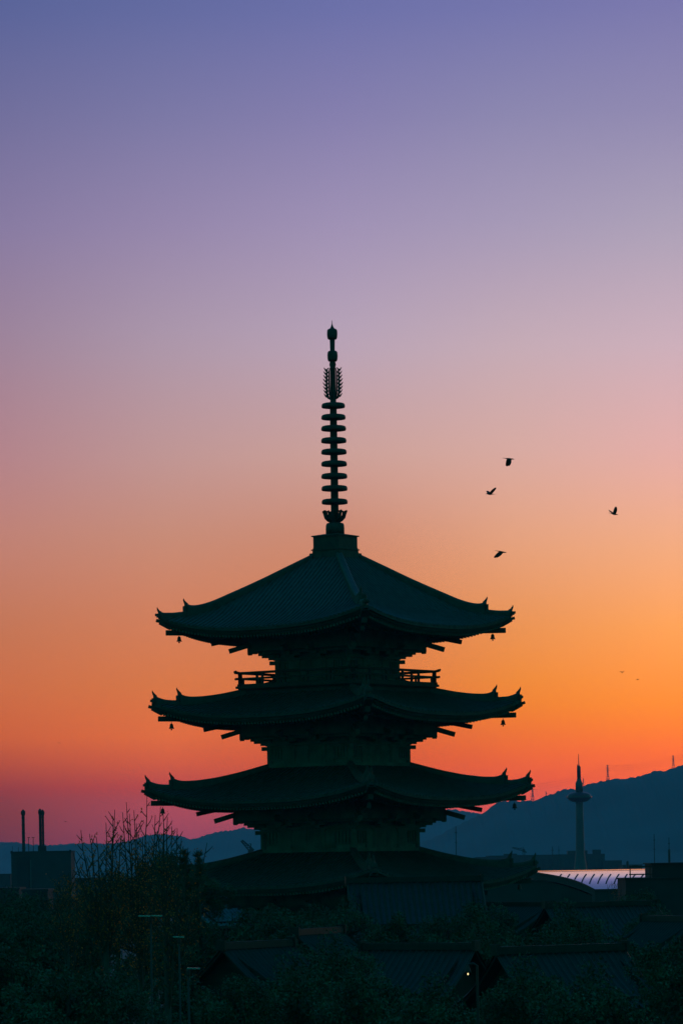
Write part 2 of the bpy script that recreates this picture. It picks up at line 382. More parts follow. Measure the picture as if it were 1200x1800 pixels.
def build_roof(k):
    hip, mid, main, low, Rr, inn, tip = roof_tables(k)
    A = Rr * CR * S2                                   # apothem
    px = lambda d: d / (CR * S2)                       # apothem distance (m) -> diagonal px
    def zs(x, d):
        r = px(d); sfr = min(1.0, abs(x) / d)
        hm, mm = interp(hip, r), interp(mid, r)
        return V(mm + (hm - mm) * sfr ** 2.6)
    # ---- tile surface with rows of round cover tiles
    m = MB(); ns, ntt = 36, 14; Ain = inn * CR * S2
    for j in range(ntt + 1):
        d = A + (Ain - A) * j / ntt
        for i in range(ns + 1):
            sx = (2 * i / ns - 1); m.v.append((sx * d, -d, zs(sx * d, d)))
    n = ns + 1
    for j in range(ntt):
        for i in range(ns): m.f.append((j * n + i, j * n + i + 1, (j + 1) * n + i + 1, (j + 1) * n + i))
    # eave edge of flat tiles, then underside back to the eave board
    o = len(m.v)
    for i in range(ns + 1):
        sx = 2 * i / ns - 1; z = zs(sx * A, A)
        m.v.append((sx * A, -A, z - .17)); 
    for i in range(ns + 1):
        sx = 2 * i / ns - 1; d = A - .35; z = zs(sx * A, A)
        m.v.append((sx * d, -d, z - .17))
    for i in range(ns):
        m.f.append((o + i, o + i + 1, i + 1, i)); m.f.append((o + n + i, o + n + i + 1, o + i + 1, o + i))
    sp_ = .34; cnt = int((A - .2) / sp_)
    for i in range(-cnt, cnt + 1):
        x = i * sp_; d0, d1 = A + .05, max(Ain + .02, abs(x) + .22)
        if d0 - d1 < .3: continue
        q = 9; o = len(m.v); hw, hh = .085, .085
        for j in range(q):
            d = d0 + (d1 - d0) * j / (q - 1); z = zs(x, min(d, A))
            for dx, dz in ((-hw, -.03), (-hw * .75, hh * .7), (0, hh), (hw * .75, hh * .7), (hw, -.03)):
                m.v.append((x + dx, -d, z + dz))
        for j in range(q - 1):
            for e in range(4): m.f.append((o + j * 5 + e, o + j * 5 + e + 1, o + (j + 1) * 5 + e + 1, o + (j + 1) * 5 + e))
        m.f.append(tuple(o + e for e in (4, 3, 2, 1, 0)))
    m.rot4()
    roof = m.build('roof', 'roof_tile', pagoda)
    # ---- eave structure: boards, two tiers of rafters, soffit
    m = MB(); eb = A - .16
    def zeave(x, d=A): return zs(min(max(x, -A), A) * 1.0, A)
    seg = 40
    for (din, dout, zt, zb) in ((.42, .14, -.17, -.34), (.50, .24, -.30, -.46)):
        prev = None
        for i in range(seg + 1):
            sx = 2 * i / seg - 1; zc = zs(sx * A, A); o = len(m.v)
            do, di = A - dout, A - din
            m.v += [(sx * do, -do, zc + zt), (sx * do, -do, zc + zb), (sx * di, -di, zc + zb), (sx * di, -di, zc + zt)]
            if prev is not None:
                for e in range(4): m.f.append((prev + e, prev + (e + 1) % 4, o + (e + 1) % 4, o + e))
            prev = o
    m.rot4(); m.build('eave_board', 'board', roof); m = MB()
    d_fly_in = A * .74
    nr = int((A - .45) / .25)
    def ztop(x, d):     # top line of the rafters
        sx = min(1.0, abs(x) / A)
        z_e = zs(sx * A, A) - .46
        return z_e + (A - d) * .10
    for i in range(-nr, nr + 1):
        x = i * .25
        d0 = A - .30; d1 = max(d_fly_in, abs(x) + .1)
        if d0 - d1 > .1:
            m.bar((x, -d0, ztop(x, d0) - .075), (x, -d1, ztop(x, d1) - .075), .11, .15)
        d0 = A * .80; d1 = max(A * .40, abs(x) + .1)
        if d0 - d1 > .1:
            zb = ztop(x, d0) - .24
            m.bar((x, -d0, zb), (x, -d1, zb + (d0 - d1) * .22), .12, .16)
    # soffit boards above the rafters
    o = len(m.v); rows = (A - .3, A * .9, A * .8, A * .6, A * .40)
    for d in rows:
        for i in range(ns + 1):
            sx = 2 * i / ns - 1; x = sx * d
            z = ztop(x, d) + .004 if d >= A * .8 else ztop(x, A * .8) - .155 + (A * .8 - d) * .22
            m.v.append((x, -d, z))
    for j in range(len(rows) - 1):
        for i in range(ns): m.f.append((o + j * n + i, o + j * n + i + 1, o + (j + 1) * n + i + 1, o + (j + 1) * n + i))
    m.rot4(); m.build('eave_rafters', 'pagoda_wood', roof)
    # ---- hip ridges, each with its two upturned ends
    bodies = {5: 111, 4: 127.5, 3: 141.5, 2: 155, 1: 168}
    rb = bodies[k]
    for c in range(4):
        a = R(45 + 90 * c); dr_ = Vector((math.cos(a), math.sin(a), 0)); sd = Vector((-math.sin(a), math.cos(a), 0))
        m = MB()
        for tab, w0, wt in ((main, .46, .10), (low, .36, .08)):
            r0, r1 = tab[0][0], tab[-1][0]; q = 40; o = len(m.v)
            for i in range(q + 1):
                r = r0 + (r1 - r0) * i / q; top = V(interp(tab, r)); bot = V(interp(hip, r)) - .10
                e = max(0.0, (r - (r1 - 9)) / 9.0); wd = w0 + (wt - w0) * e * e
                p = dr_ * (r * CR)
                for ww, z in ((-wd / 2, bot), (-wd / 2, top - .12), (-wd * .28, top), (wd * .28, top), (wd / 2, top - .12), (wd / 2, bot)):
                    m.v.append(tuple(p + sd * ww + Vector((0, 0, z))))
            for i in range(q):
                for e in range(6): m.f.append((o + i * 6 + e, o + i * 6 + (e + 1) % 6, o + (i + 1) * 6 + (e + 1) % 6, o + (i + 1) * 6 + e))
            m.f.append(tuple(o + e for e in range(6))); m.f.append(tuple(o + q * 6 + e for e in reversed(range(6))))
            # end tile (ogre tile) and the flick above it
            zt = V(interp(tab, r1)); zb = V(interp(hip, r1))
            pe = dr_ * ((r1 + .3) * CR)
            mt = Matrix.Rotation(a, 4, 'Z')
            m.box(pe + Vector((0, 0, (zb + zt - .30) / 2 )), (.16, .42, max(.1, zt - .30 - zb)), mtx=mt)
            m.box(pe + dr_ * .05 + Vector((0, 0, zb + .16)), (.26, .30, .16), mtx=mt)
            tp = [dr_ * ((r1 - 5) * CR) + Vector((0, 0, V(interp(tab, r1 - 5)) - .05)),
                  dr_ * ((r1 - 1.2) * CR) + Vector((0, 0, zt - .06)), dr_ * ((r1 + 1.0) * CR) + Vector((0, 0, zt + .10)),
                  dr_ * ((r1 + 1.2) * CR) + Vector((0, 0, zt + .20))]
            m.tube(tp, [.11, .09, .05, .02], 6)
        m.build('hip_ridge', 'roof_tile', roof)
        # ---- hip rafters and corner brackets seen in silhouette under the corner
        m = MB(); mt = Matrix.Rotation(a, 4, 'Z')
        t5 = lambda v: V(tip + (v - 437))               # heights relative to the roof tip
        P = lambda r, v: dr_ * (r * CR) + Vector((0, 0, t5(v)))
        rr = Rr - 311
        m.bar(P(316.5 + rr, 431.6), P(290 + rr, 424.5), .30, .19)    # corner eave tile and board end
        m.bar(P(310 + rr, 429), P(292 + rr, 419), .5, .30)
        m.bar(P(300 + rr, 409.8), P(205 + rr, 408.5), .30, .33)        # flying hip rafter
        m.bar(P(221 + rr, 389.5), P(120 + rr, 410), .32, .28)        # base hip rafter
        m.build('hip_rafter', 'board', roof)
        m = MB()
        m.bar(P(190 + rr, 376.5), P(rb, 400), .28, .31)              # tail rafter
        m.box(P(rb + 38, 377.5), (.62, .46, .45), mtx=mt)
        m.box(P(rb + 42.5, 371.5), (.26, .30, .16), mtx=mt)
        m.box(P(rb + 24, 378), (.9, .36, .38), mtx=mt); m.box(P(rb + 21, 371), (.5, .30, .22), mtx=mt)
        m.box(P(rb + 10, 371), (.85, .36, .5), mtx=mt); m.box(P(rb + 4, 363.5), (.45, .30, .22), mtx=mt)
        m.bar(P(rb - 4, 355), P(rb + 8.5, 355), .24, .25)            # beam nose
        m.build('corner_bracket', 'pagoda_wood', roof)
    # ---- the wall purlin and the brackets along the sides (one mesh: carved pattern of the eave)
    m = MB(); dwall = rb * CR * S2; dp = (rb + 42) * CR * S2
    zt = lambda v: V(tip + (v - 437))
    for dd_, v0 in ((dp, 376), ((rb + 22) * CR * S2, 371)):
        prev = None
        for i in range(31):
            x = (-1 + 2 * i / 30) * (dd_ + .1); sx_ = min(1.0, abs(x) / A)
            tp = ztop(x, A * .8) - .20 + max(0, A * .8 - dd_) * .22; o = len(m.v)
            m.v += [(x, -dd_ - .11, zt(v0)), (x, -dd_ + .11, zt(v0)), (x, -dd_ + .11, tp), (x, -dd_ - .11, tp)]
            if prev is not None:
                for e in range(4): m.f.append((prev + e, prev + (e + 1) % 4, o + (e + 1) % 4, o + e))
            else: m.f.append((o + 3, o + 2, o + 1, o))
            prev = o
        m.f.append((prev, prev + 1, prev + 2, prev + 3))
    d2 = (rb + 22) * CR * S2
    for xx in (-dwall * .36, dwall * .36):
        m.box((xx, -(dwall + .28), zt(366)), (.26, .56, .26)); m.box((xx, -(dwall + .5), zt(371)), (.24, 1.0, .24)); m.box((xx, -(dwall + .75), zt(377)), (.24, 1.5, .24))
        m.bar((xx, -(dwall + 1.75), zt(377)), (xx, -dwall, zt(397)), .24, .28)
        for q in (-.5, 0, .5):
            m.box((xx + q, -(d2), zt(372)), (.28, .28, .18)); m.box((xx + q, -(dp), zt(377.5)), (.28, .28, .16))
        m.box((xx, -(d2), zt(369)), (1.35, .2, .2))
    m.rot4(); m.build('eave_brackets', 'pagoda_wood', roof)
    return roof

def build_storey(k):
    hip, mid, main, low, Rr, inn, tip = roof_tables(k)
    rb = {5: 111, 4: 127.5, 3: 141.5, 2: 155, 1: 168}[k]
    d = rb * CR * S2; top = V(tip - 55)
    bot = {5: V(309), 4: V(165), 3: V(16), 2: V(-128), 1: .9}[k]
    m = MB(); m.box((0, 0, (top + bot) / 2), (2 * d - .3, 2 * d - .3, top - bot))
    if k < 5:
        m.box((0, 0, bot - .1 if k > 1 else .45), (2 * (rb + (6.5 if k > 1 else 30)) * CR * S2,) * 2 + (.42 if k > 1 else .9,))
    m.box((0, 0, (top + V(tip - 8)) / 2), (2 * d - .8, 2 * d - .8, V(tip - 8) - top))
    st = m.build('storey_wall', 'pagoda_wall', pagoda)
    m = MB()
    for x in (-d + .17, -d * .36, d * .36):
        m.tube([(x, -d + .14, bot), (x, -d + .14, top)], .20, 10)
    for z, h in ((top - .18, .26), (top - .75, .18), (bot + .35, .22)):
        m.bar((-d, -d + .0, z), (d, -d + .0, z), .14, h)
    m.rot4(); m.build('pillars', 'pagoda_wood', st)
    for c in range(4):
        mt = Matrix.Rotation(R(90 * c), 4, 'Z')
        m = MB(); z0, z1 = bot + .48, top - .9; wd = d * .60
        for q in (-1, 1):
            m.box(mt @ Vector((q * wd / 2, -d + .10, (z0 + z1) / 2)), (wd - .03, .09, z1 - z0), mtx=mt)
            for zz in (.25, .5, .75): m.box(mt @ Vector((q * wd / 2, -d + .04, z0 + (z1 - z0) * zz)), (wd - .12, .05, .09), mtx=mt)
        m.build('door', 'pagoda_wood', st)
        for q in (-1, 1):
            m = MB(); cx = q * d * .67; ww = d * .44
            for i in range(7): m.box(mt @ Vector((cx - ww / 2 + ww * i / 6, -d + .09, (z0 + z1) / 2 + .1)), (.06, .06, (z1 - z0) * .7), mtx=mt)
            for zz in (-1, 1): m.box(mt @ Vector((cx, -d + .09, (z0 + z1) / 2 + .1 + zz * (z1 - z0) * .37)), (ww + .14, .1, .09), mtx=mt)
            m.build('lattice_window', 'pagoda_wood', st)
    return st

for k in (5, 4, 3, 2, 1):
    build_roof(k); build_storey(k)

# balcony of the top storey
m = MB(); dd = 180 * CR * S2
m.box((0, 0, V(312.8)), (2 * dd, 2 * dd, .16)); m.box((0, 0, V(310.2)), (2 * dd - .25, 2 * dd - .25, .10))
db = 168 * CR * S2; m.box((0, 0, (V(309) + V(285)) / 2), (2 * db, 2 * db, V(309) - V(285)))
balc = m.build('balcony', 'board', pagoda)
m = MB(); dr_ = 171.5 * CR * S2; ex = .42
zt, zm, zb = V(338), V(328), V(316.8)
m.tube([(-dr_ - ex - .06, -dr_, zt + .14), (-dr_ - ex, -dr_, zt + .05), (-dr_, -dr_, zt), (dr_, -dr_, zt), (dr_ + ex, -dr_, zt + .05), (dr_ + ex + .06, -dr_, zt + .14)], [.06, .085, .085, .085, .085, .06], 8)
m.bar((-dr_ - ex, -dr_, zm), (dr_ + ex, -dr_, zm), .11, .13); m.bar((-dr_ - .2, -dr_, zb), (dr_ + .2, -dr_, zb), .15, .14)
for i in range(6):
    x = -dr_ + 2 * dr_ * i / 5
    m.box((x, -dr_, (V(313) + zt) / 2), ((.2, .2) if i in (0, 5) else (.13, .13)) + (zt - V(313),))
for i in range(5):
    x = -dr_ + 2 * dr_ * (i + .82) / 5
    m.box((x, -dr_, (zm + zb) / 2), (.12, .1, zm - zb))
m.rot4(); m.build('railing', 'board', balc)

# spire
def spz(y): return V(uv(585, y)[1])
m = MB(); a = 39 * CR * S2 * 1.0
m.box((0, 0, (spz(968) + spz(944)) / 2), (2 * a, 2 * a, spz(944) - spz(968)))
def frust(m, r0, z0, r1, z1):
    vs = [(sx * r0 * CR * S2, sy * r0 * CR * S2, z0) for sx, sy in ((-1, -1), (1, -1), (1, 1), (-1, 1))] + [(sx * r1 * CR * S2, sy * r1 * CR * S2, z1) for sx, sy in ((-1, -1), (1, -1), (1, 1), (-1, 1))]
    m.add(vs, [(3, 2, 1, 0), (4, 5, 6, 7), (0, 1, 5, 4), (1, 2, 6, 5), (2, 3, 7, 6), (3, 0, 4, 7)])
frust(m, 42.5, spz(944), 42.5, spz(942)); frust(m, 42, spz(942), 18, spz(938.6))
frust(m, 47, spz(982), 46, spz(973)); frust(m, 41, spz(973), 40, spz(964))
frust(m, 43, spz(968), 43, spz(966))
rings_y = [(1367, 91), (1273, 91), (1187, 91), (1100, 90), (1016, 89), (936, 88.5), (851, 87), (772, 85), (691, 82)]
basin = m.build('dew_basin', 'bronze', pagoda)
m = MB(); u = CR * math.cos(R(9))
cy = lambda q: spz(540 + q / 4.0)
m.lathe([(10 / 2 * u, cy(1530)), (6.9 * u, cy(1500)), (6.6 * u, cy(1000)), (6.0 * u, cy(690)), (5.0 * u, cy(640)), (4.8 * u, cy(420)), (6.0 * u, cy(405)), (4.6 * u, cy(380)), (4.2 * u, cy(300)), (4.6 * u, cy(228)), (3.5 * u, cy(215))], n=20)
spire = m.build('spire', 'bronze', pagoda, True)
m = MB(); m.lathe([(16.6 * u, spz(942)), (16.6 * u, spz(929)), (16.2 * u, spz(923)), (14.5 * u, spz(920)), (9 * u, spz(918.5)), (6 * u, spz(917))], n=24)
m.build('inverted_bowl', 'bronze', spire, True)
m = MB()
for k in range(8):
    a = R(22.5 + 45 * k); dr_ = Vector((math.cos(a), math.sin(a), 0)); sd = Vector((-math.sin(a), math.cos(a), 0))
    Pp = lambda r, q, s_=0: dr_ * (r * u) + sd * (s_ * u) + Vector((0, 0, cy(q)))
    m.tube([Pp(7, 1512), Pp(12, 1500), Pp(17, 1480), Pp(19, 1455), Pp(22.5, 1434)], [.06, .09, .09, .08, .03], 6)
    m.tube([Pp(22.3, 1434), Pp(19, 1437), Pp(16.5, 1447)], [.05, .06, .03], 5)
    m.tube([Pp(13, 1500), Pp(9, 1480), Pp(9.5, 1450), Pp(13, 1434), Pp(16.5, 1440), Pp(16.5, 1460), Pp(13, 1478)], .055, 5)
m.build('lotus_petals', 'bronze', spire)
ring0 = None
for q, hw in rings_y:
    m = MB(); r = hw / 4.0 * u; z = cy(q); px_ = u
    prof = [(r - .05, z - 4.3 * px_), (r - .01, z - 4.1 * px_), (r + .015, z - 2.0 * px_), (r, z + 1.2 * px_), (r - .05, z + 3.2 * px_), (r - .14, z + 4.0 * px_), (r * .36, z + 4.9 * px_)]
    m.lathe(prof, n=32)
    m.build('ring', 'bronze', spire)
for k in range(4):
    m = MB(); a = R(26 + 90 * k); dr_ = Vector((math.cos(a), math.sin(a), 0))
    Pp = lambda r, q: dr_ * (r * u) + Vector((0, 0, cy(q)))
    m.tube([Pp(4.5, 645), Pp(8.5, 636), Pp(10.8, 605), Pp(11.2, 520), Pp(10.6, 460), Pp(9.2, 430)], [.07, .085, .08, .075, .06, .03], 5)
    m.tube([Pp(4.5, 640), Pp(6.6, 600), Pp(6.9, 520), Pp(6.6, 450), Pp(5.4, 426)], [.06, .06, .06, .05, .02], 5)
    for i in range(8):
        q = 632 - i * 26; k_ = 1 - .03 * abs(i - 3)
        m.tube([Pp(11, q), Pp(14.4 * k_, q - 9), Pp(18.2 * k_, q - 27)], [.07, .075, .02], 4)
        m.tube([Pp(11, q - 10), Pp(9.0, q - 17), Pp(7.0, q - 26)], [.06, .055, .03], 4)
    m.build('water_flame', 'bronze', spire)
def jewel(y0, y1, hw):
    h = y1 - y0; zz = lambda t: cy(y1 - h * t)
    m = MB(); m.lathe([(hw * .80 * u, zz(0)), (hw * .93 * u, zz(.10)), (hw * u, zz(.28)), (hw * 1.02 * u, zz(.55)), (hw * .98 * u, zz(.80)), (hw * .84 * u, zz(.93)), (hw * .5 * u, zz(1.0))], n=24)
    return m
jewel(305, 381, 9.0).build('dragon_wheel', 'bronze', spire, True)
jewel(150, 226, 9.1).build('jewel', 'bronze', spire, True)
m = MB(); m.lathe([(4.5 * u, cy(152)), (2.6 * u, cy(140)), (1.4 * u, cy(128)), (.7 * u, cy(118)), (.35 * u, cy(92))], n=10); m.build('finial_needle', 'bronze', spire, True)

# the spire leans a touch
_ax = Matrix.Rotation(-TURN, 3, 'Z') @ Vector((0, 1, 0)); _rm = Matrix.Rotation(R(.16), 3, _ax); _c = Vector((0, 0, spz(940)))
spire.matrix_local = Matrix.Translation(_c - _rm @ _c) @ _rm.to_4x4()

# wind bells at the roof corners
def bell_mesh():
    m = MB(); s_ = PX
    m.lathe([(4.9 * s_, -11 * s_), (4.5 * s_, -10.2 * s_), (3.3 * s_, -8 * s_), (3.0 * s_, -5 * s_), (2.5 * s_, -3.2 * s_), (1.2 * s_, -2.2 * s_), (.8 * s_, -1.8 * s_)], n=14)
    m.tube([(0, 0, -1.9 * s_), (0, 0, .8 * s_)], .02, 5)
    return m
bell0 = None
corner_name = {135: 'left', 315: 'right', 225: 'front'}
place = {5: 'top roof', 4: 'second roof from the top', 3: 'third roof from the top', 2: 'fourth roof from the top'}
for k in (5, 4, 3, 2):
    hip, mid, main, low, Rr, inn, tip = roof_tables(k)
    for c, side in ((2, 'left'), (0, 'right'), (3, 'front')):
        if k == 2 and side != 'right': continue
        a = R(45 + 90 * c) + TURN; r = (Rr - 34 + (0, 0, 2, 3, 0, 0)[k]) * CR
        p = Vector((AX + r * math.cos(a), PD + r * math.sin(a), PBASE + V(tip - 437 + 405.5 - (0, 0, 0, 3, 2, 0)[k])))
        if bell0 is None:
            b = empty('wind_bell', p); bell0 = b; mm = bell_mesh().build('bell', 'bronze', b, True)
            t = MB(); t.tube([(0, 0, -.40), (0, 0, -.46)], .015, 5); t.box((0, 0, -.47), (.10, .01, .08)); t.build('clapper', 'bronze', b)
        else: b = dup(bell0, None, p)
        tag(b, 'bronze wind bell under the %s corner of the pagoda\'s %s' % (side, place[k]), 'wind bell', 'wind bells hanging from the pagoda eaves')

# ------------------------------------------------------------------ birds
def crow(name, px, py, Y, yaw, pitch, flap, bend, sweep, size, label, group, roll=0):
    m = MB()
    # body: one lofted spindle, head and bill at +x, tail wedge at -x
    sec = [(-.50, .050, .008, 0.0), (-.36, .062, .012, 0.0), (-.24, .035, .028, 0.0), (-.12, .052, .050, -.005), (0, .066, .066, -.01), (.12, .060, .062, -.005), (.20, .044, .046, .008), (.25, .042, .042, .018), (.30, .040, .040, .020), (.34, .028, .028, .016), (.37, .013, .013, .010), (.43, .003, .004, .0)]
    n = 10; o = len(m.v)
    for x, ry, rz, zc in sec:
        for k in range(n):
            a = 2 * math.pi * k / n; m.v.append((x, ry * math.cos(a), zc + rz * math.sin(a)))
    for i in range(len(sec) - 1):
        for k in range(n): m.f.append((o + i * n + k, o + i * n + (k + 1) % n, o + (i + 1) * n + (k + 1) % n, o + (i + 1) * n + k))
    m.f.append(tuple(o + k for k in reversed(range(n)))); m.f.append(tuple(o + (len(sec) - 1) * n + k for k in range(n)))
    # wings: lofted, thick at the leading edge, with a wrist bend and spread tips
    for sd, fl, sweep_ in ((1, flap[0], sweep[0]), (-1, flap[1], sweep[1])):
        pts = [(0, .02, .12, -.17), (.14, .02, .14, -.19), (.28, -.01, .15, -.19), (.40, -.05, .13, -.17), (.50, -.09, .09, -.14), (.57, -.13, .03, -.08)]
        o = len(m.v); y = .035; z = .02; xp = .03; ang = R(fl); prev = 0
        for s_, sw, le, te in pts:
            ds = s_ - prev; prev = s_
            if s_ > .2: ang2 = ang + R(bend)
            else: ang2 = ang
            y += ds * math.cos(ang2); z += ds * math.sin(ang2)
            xs = xp - s_ * math.tan(R(sweep_)) + sw * .3
            th = .018 * (1 - s_ / .65)
            for dx, dz in ((le, 0), (le * .5, th), (te, .002), (le * .5, -th)):
                m.v.append((xs + dx, sd * y, z + dz))
        for i in range(len(pts) - 1):
            for e in range(4):
                f = (o + i * 4 + e, o + i * 4 + (e + 1) % 4, o + (i + 1) * 4 + (e + 1) % 4, o + (i + 1) * 4 + e)
                m.f.append(f if sd > 0 else f[::-1])
        e_ = o + (len(pts) - 1) * 4; m.f.append(tuple(e_ + e for e in range(4))); m.f.append(tuple(o + e for e in (3, 2, 1, 0)))
    ob = m.build(name, 'feather', None, True)
    ob.location = at(px, py, Y); ob.rotation_euler = (R(roll), R(-pitch), R(yaw)); ob.scale = (size,) * 3
    return tag(ob, label, 'bird', group)
G = 'crows flying to the right of the spire'
crow('crow', 894, 806.5, 165, 18, -6, (-68, -74), -6, (2, 2), .62, 'crow flapping its wings straight down, highest of the four crows', G)
crow('crow', 861, 868.5, 165, 205, 0, (50, 26), 6, (26, 0), .56, 'crow with hunched raised wings, between the top crow and the roof', G)
crow('crow', 1078, 903.5, 165, 30, -10, (28, 74), 6, (14, -6), .56, 'crow with one wing raised high, alone at the far right', G)
crow('crow', 880.5, 970, 165, 15, -12, (-66, -72), -4, (30, 30), .60, 'crow with wings swept down and back, lowest of the four crows', G)
G2 = 'far birds that are only specks in the sky'
crow('distant_bird', 1092.5, 1182, 420, 84, 24, (36, 36), -4, (0, 0), .58, 'tiny distant bird with wings in a V above the right ridge', G2)
crow('distant_bird', 1120.5, 1194.5, 420, 30, 20, (18, 18), -4, (4, 4), .46, 'tiny speck of a bird below the V-winged distant bird', G2)
crow('distant_bird', 104.5, 1306, 420, 60, 16, (10, 10), -4, (8, 8), .34, 'lone tiny bird in the orange sky far left of the pagoda', G2)
crow('distant_bird', 116, 1444.5, 420, 40, 12, (12, 12), -4, (8, 8), .36, 'tiny bird just above the hills beside the chimneys', G2)

# ------------------------------------------------------------------ observation tower far off
TD = 2100.0; TP = TD / F
tb = at(1019.5, 1525, TD)
tx = tb.x; tz = gz(tx, TD)
def tzv(y): return EYE + uv(1018, y)[1] * TP - tz
tower = empty('observation_tower', (tx, TD, tz), 0, 'slim pale observation tower with a saucer-shaped deck in front of the ridge', 'tower')
m = MB(); m.lathe([(20 * TP, 0), (16 * TP, tzv(1570)), (11.2 * TP, tzv(1526)), (9.2 * TP, tzv(1513)), (7.9 * TP, tzv(1500)), (7.2 * TP, tzv(1470)), (6.7 * TP, tzv(1440)), (6.5 * TP, tzv(1408))], n=32); m.build('shaft', 'paint', tower, True)
m = MB(); m.lathe([(8 * TP, tzv(1410)), (14 * TP, tzv(1408.6)), (20 * TP, tzv(1404.5)), (22 * TP, tzv(1401.5)), (22 * TP, tzv(1400.3)), (19 * TP, tzv(1396)), (13 * TP, tzv(1393)), (6.5 * TP, tzv(1392))], n=40); deck = m.build('observation_deck', 'paint_dark', tower, True)
m = MB(); m.lathe([(21.6 * TP, tzv(1402.2)), (22.3 * TP, tzv(1402)), (22.3 * TP, tzv(1400.2)), (21.6 * TP, tzv(1400))], n=40); m.build('window_band', 'glass', deck)
m = MB(); m.lathe([(6.4 * TP, tzv(1393)), (6.4 * TP, tzv(1377)), (5.6 * TP, tzv(1375)), (3.9 * TP, tzv(1372)), (3.6 * TP, tzv(1369))], n=24); m.build('upper_drum', 'paint', tower, True)
m = MB(); m.lathe([(3.4 * TP, tzv(1370)), (3.4 * TP, tzv(1349)), (2.4 * TP, tzv(1346.5)), (1.0 * TP, tzv(1345))], n=20)
m.tube([(-2.6 * TP, 0, tzv(1352)), (-2.6 * TP, 0, tzv(1343.5))], .22, 5); m.build('lantern', 'paint_dark', tower, True)
m = MB(); m.lathe([(.9 * TP, tzv(1346)), (.7 * TP, tzv(1338)), (.45 * TP, tzv(1325.5))], n=8); m.build('mast', 'paint_dark', tower)

# ------------------------------------------------------------------ far buildings
def block(x0, x1, ytop, Y, depth, label, mt='concrete', name='office_building', cols=8, rows=5, extras=()):
    a, b = at(x0, ytop, Y), at(x1, ytop, Y)
    cx, wd = (a.x + b.x) / 2, b.x - a.x; zt = (a.z + b.z) / 2; z0 = gz(cx, Y) - .5; h = zt - z0
    e = empty(name, (cx, Y, z0), 0, label, 'building')
    m = MB(); m.box((0, depth / 2, h / 2), (wd, depth, h))
    m.box((0, depth / 2, h + .2), (wd + .3, depth + .3, .4))
    m.build('wall', mt, e)
    fh = h / rows
    for r in range(rows):
        for c in range(cols):
            m = MB(); cw = wd / cols
            m.box((-wd / 2 + cw * (c + .5), -.03, fh * (r + .55)), (cw * .62, .12, fh * .48))
            if c == 0 and r == 0: w0 = m.build('window', 'glass', e)
            else: q = w0.copy(); col.objects.link(q); q.parent = e; q.location = (cw * c, 0, fh * r)
    for (dx, wx, hx) in extras:
        m = MB(); m.box((dx * wd, depth * .5, h + .4 + hx / 2), (wx, min(wx, depth * .6), hx)); m.build('roof_plant_room', mt, e)
    return e, wd, h
block(858, 1062, 1503.5, 2260, 40, 'long dark flat-roofed building directly behind the observation tower', cols=14, extras=((.28, 12, 2.2), (.45, 5, 2.6), (-.3, 8, 1.0)))
block(1062, 1092, 1513.5, 2240, 30, 'lower dark block adjoining the right end of the long building behind the tower', cols=4, rows=4)
block(1094, 1128, 1521, 2000, 30, 'squat dark block right of the tower, beneath the thin masts', cols=4, rows=3)
block(836, 862, 1507.5, 2240, 30, 'small dark block left of the long building, under the tower crane', cols=3, rows=4)
block(-40, 19, 1538, 1500, 25, 'low bluish block at the left edge beside the chimney building', cols=5, rows=4, mt='concrete_dark')
block(126, 178, 1545, 1200, 20, 'low block between the chimney building and the bare tree', cols=5, rows=3, mt='concrete_dark')
block(-30, 34, 1564, 700, 14, 'low dark flat-roofed house in front of the chimney building', cols=4, rows=2, mt='concrete_dark')
block(40, 84, 1567, 610, 12, 'narrow dark house at the foot of the chimney building', cols=3, rows=2, mt='concrete_dark')

# chimney building at the left
CD = 950.0; CP = CD / F
a, b = at(20, 1499, CD), at(125, 1497.5, CD)
cx, wd, zt = (a.x + b.x) / 2, b.x - a.x, a.z; z0 = gz(cx, CD) - .5; h = zt - z0
plant = empty('chimney_building', (cx, CD, z0), 0, 'dark boxy building with tall flues on its roof, left of the bare tree', 'building')
m = MB(); m.box((0, 7, h / 2), (wd, 14, h)); m.box((0, 7, h + .15), (wd + .3, 14.3, .3))
m.box((wd * .49, .1, h + .1), (.5, .5, .8)); m.box((-wd * .49, .1, h + .1), (.5, .5, .8)); m.build('wall', 'concrete', plant)
m = MB(); bx = at(41, 1500, CD).x - cx; bw = 21 * CP; m.box((bx, -.25, (h - 1.2) / 2), (bw, .5, h - 1.2)); m.build('dark_bay', 'concrete_dark', plant)
m = MB(); m.box((bx + bw / 2 + .35, -.08, h / 2 - .8), (.22, .16, h - 2.2)); m.build('drain_pipe', 'steel', plant)
def flue(x, y0, y1, r, extra=None):
    p0, p1 = at(x, y0, CD), at(x, y1, CD); lx, l0, l1 = p0.x - cx, p0.z - z0, p1.z - z0
    m = MB(); m.lathe([(r, h - .2), (r, l1 - 1.4), (r * 1.05, l1 - 1.2), (r * 1.5, l1 - .9), (r * 1.45, l1 - .25), (r * .8, l1), (r * .3, l1 + .3)], (lx, 3.0, 0), 14)
    for q in range(5):
        z = h + (l1 - h) * (q + .5) / 5.5; m.lathe([(r * 1.12, z), (r * 1.12, z + .25)], (lx, 3.0, 0), 12)
    return m.build('flue', 'concrete_dark', plant, False)
flue(40.5, 1497, 1424.5, .40); flue(70.5, 1497, 1423, .36); flue(75.2, 1497, 1424.5, .30)
m = MB(); p = at(73, 1487, CD); m.box((p.x - cx, 3, h + (p.z - z0 - h) / 2), (14 * CP, 1.6, p.z - z0 - h)); m.build('flue_base', 'concrete_dark', plant)
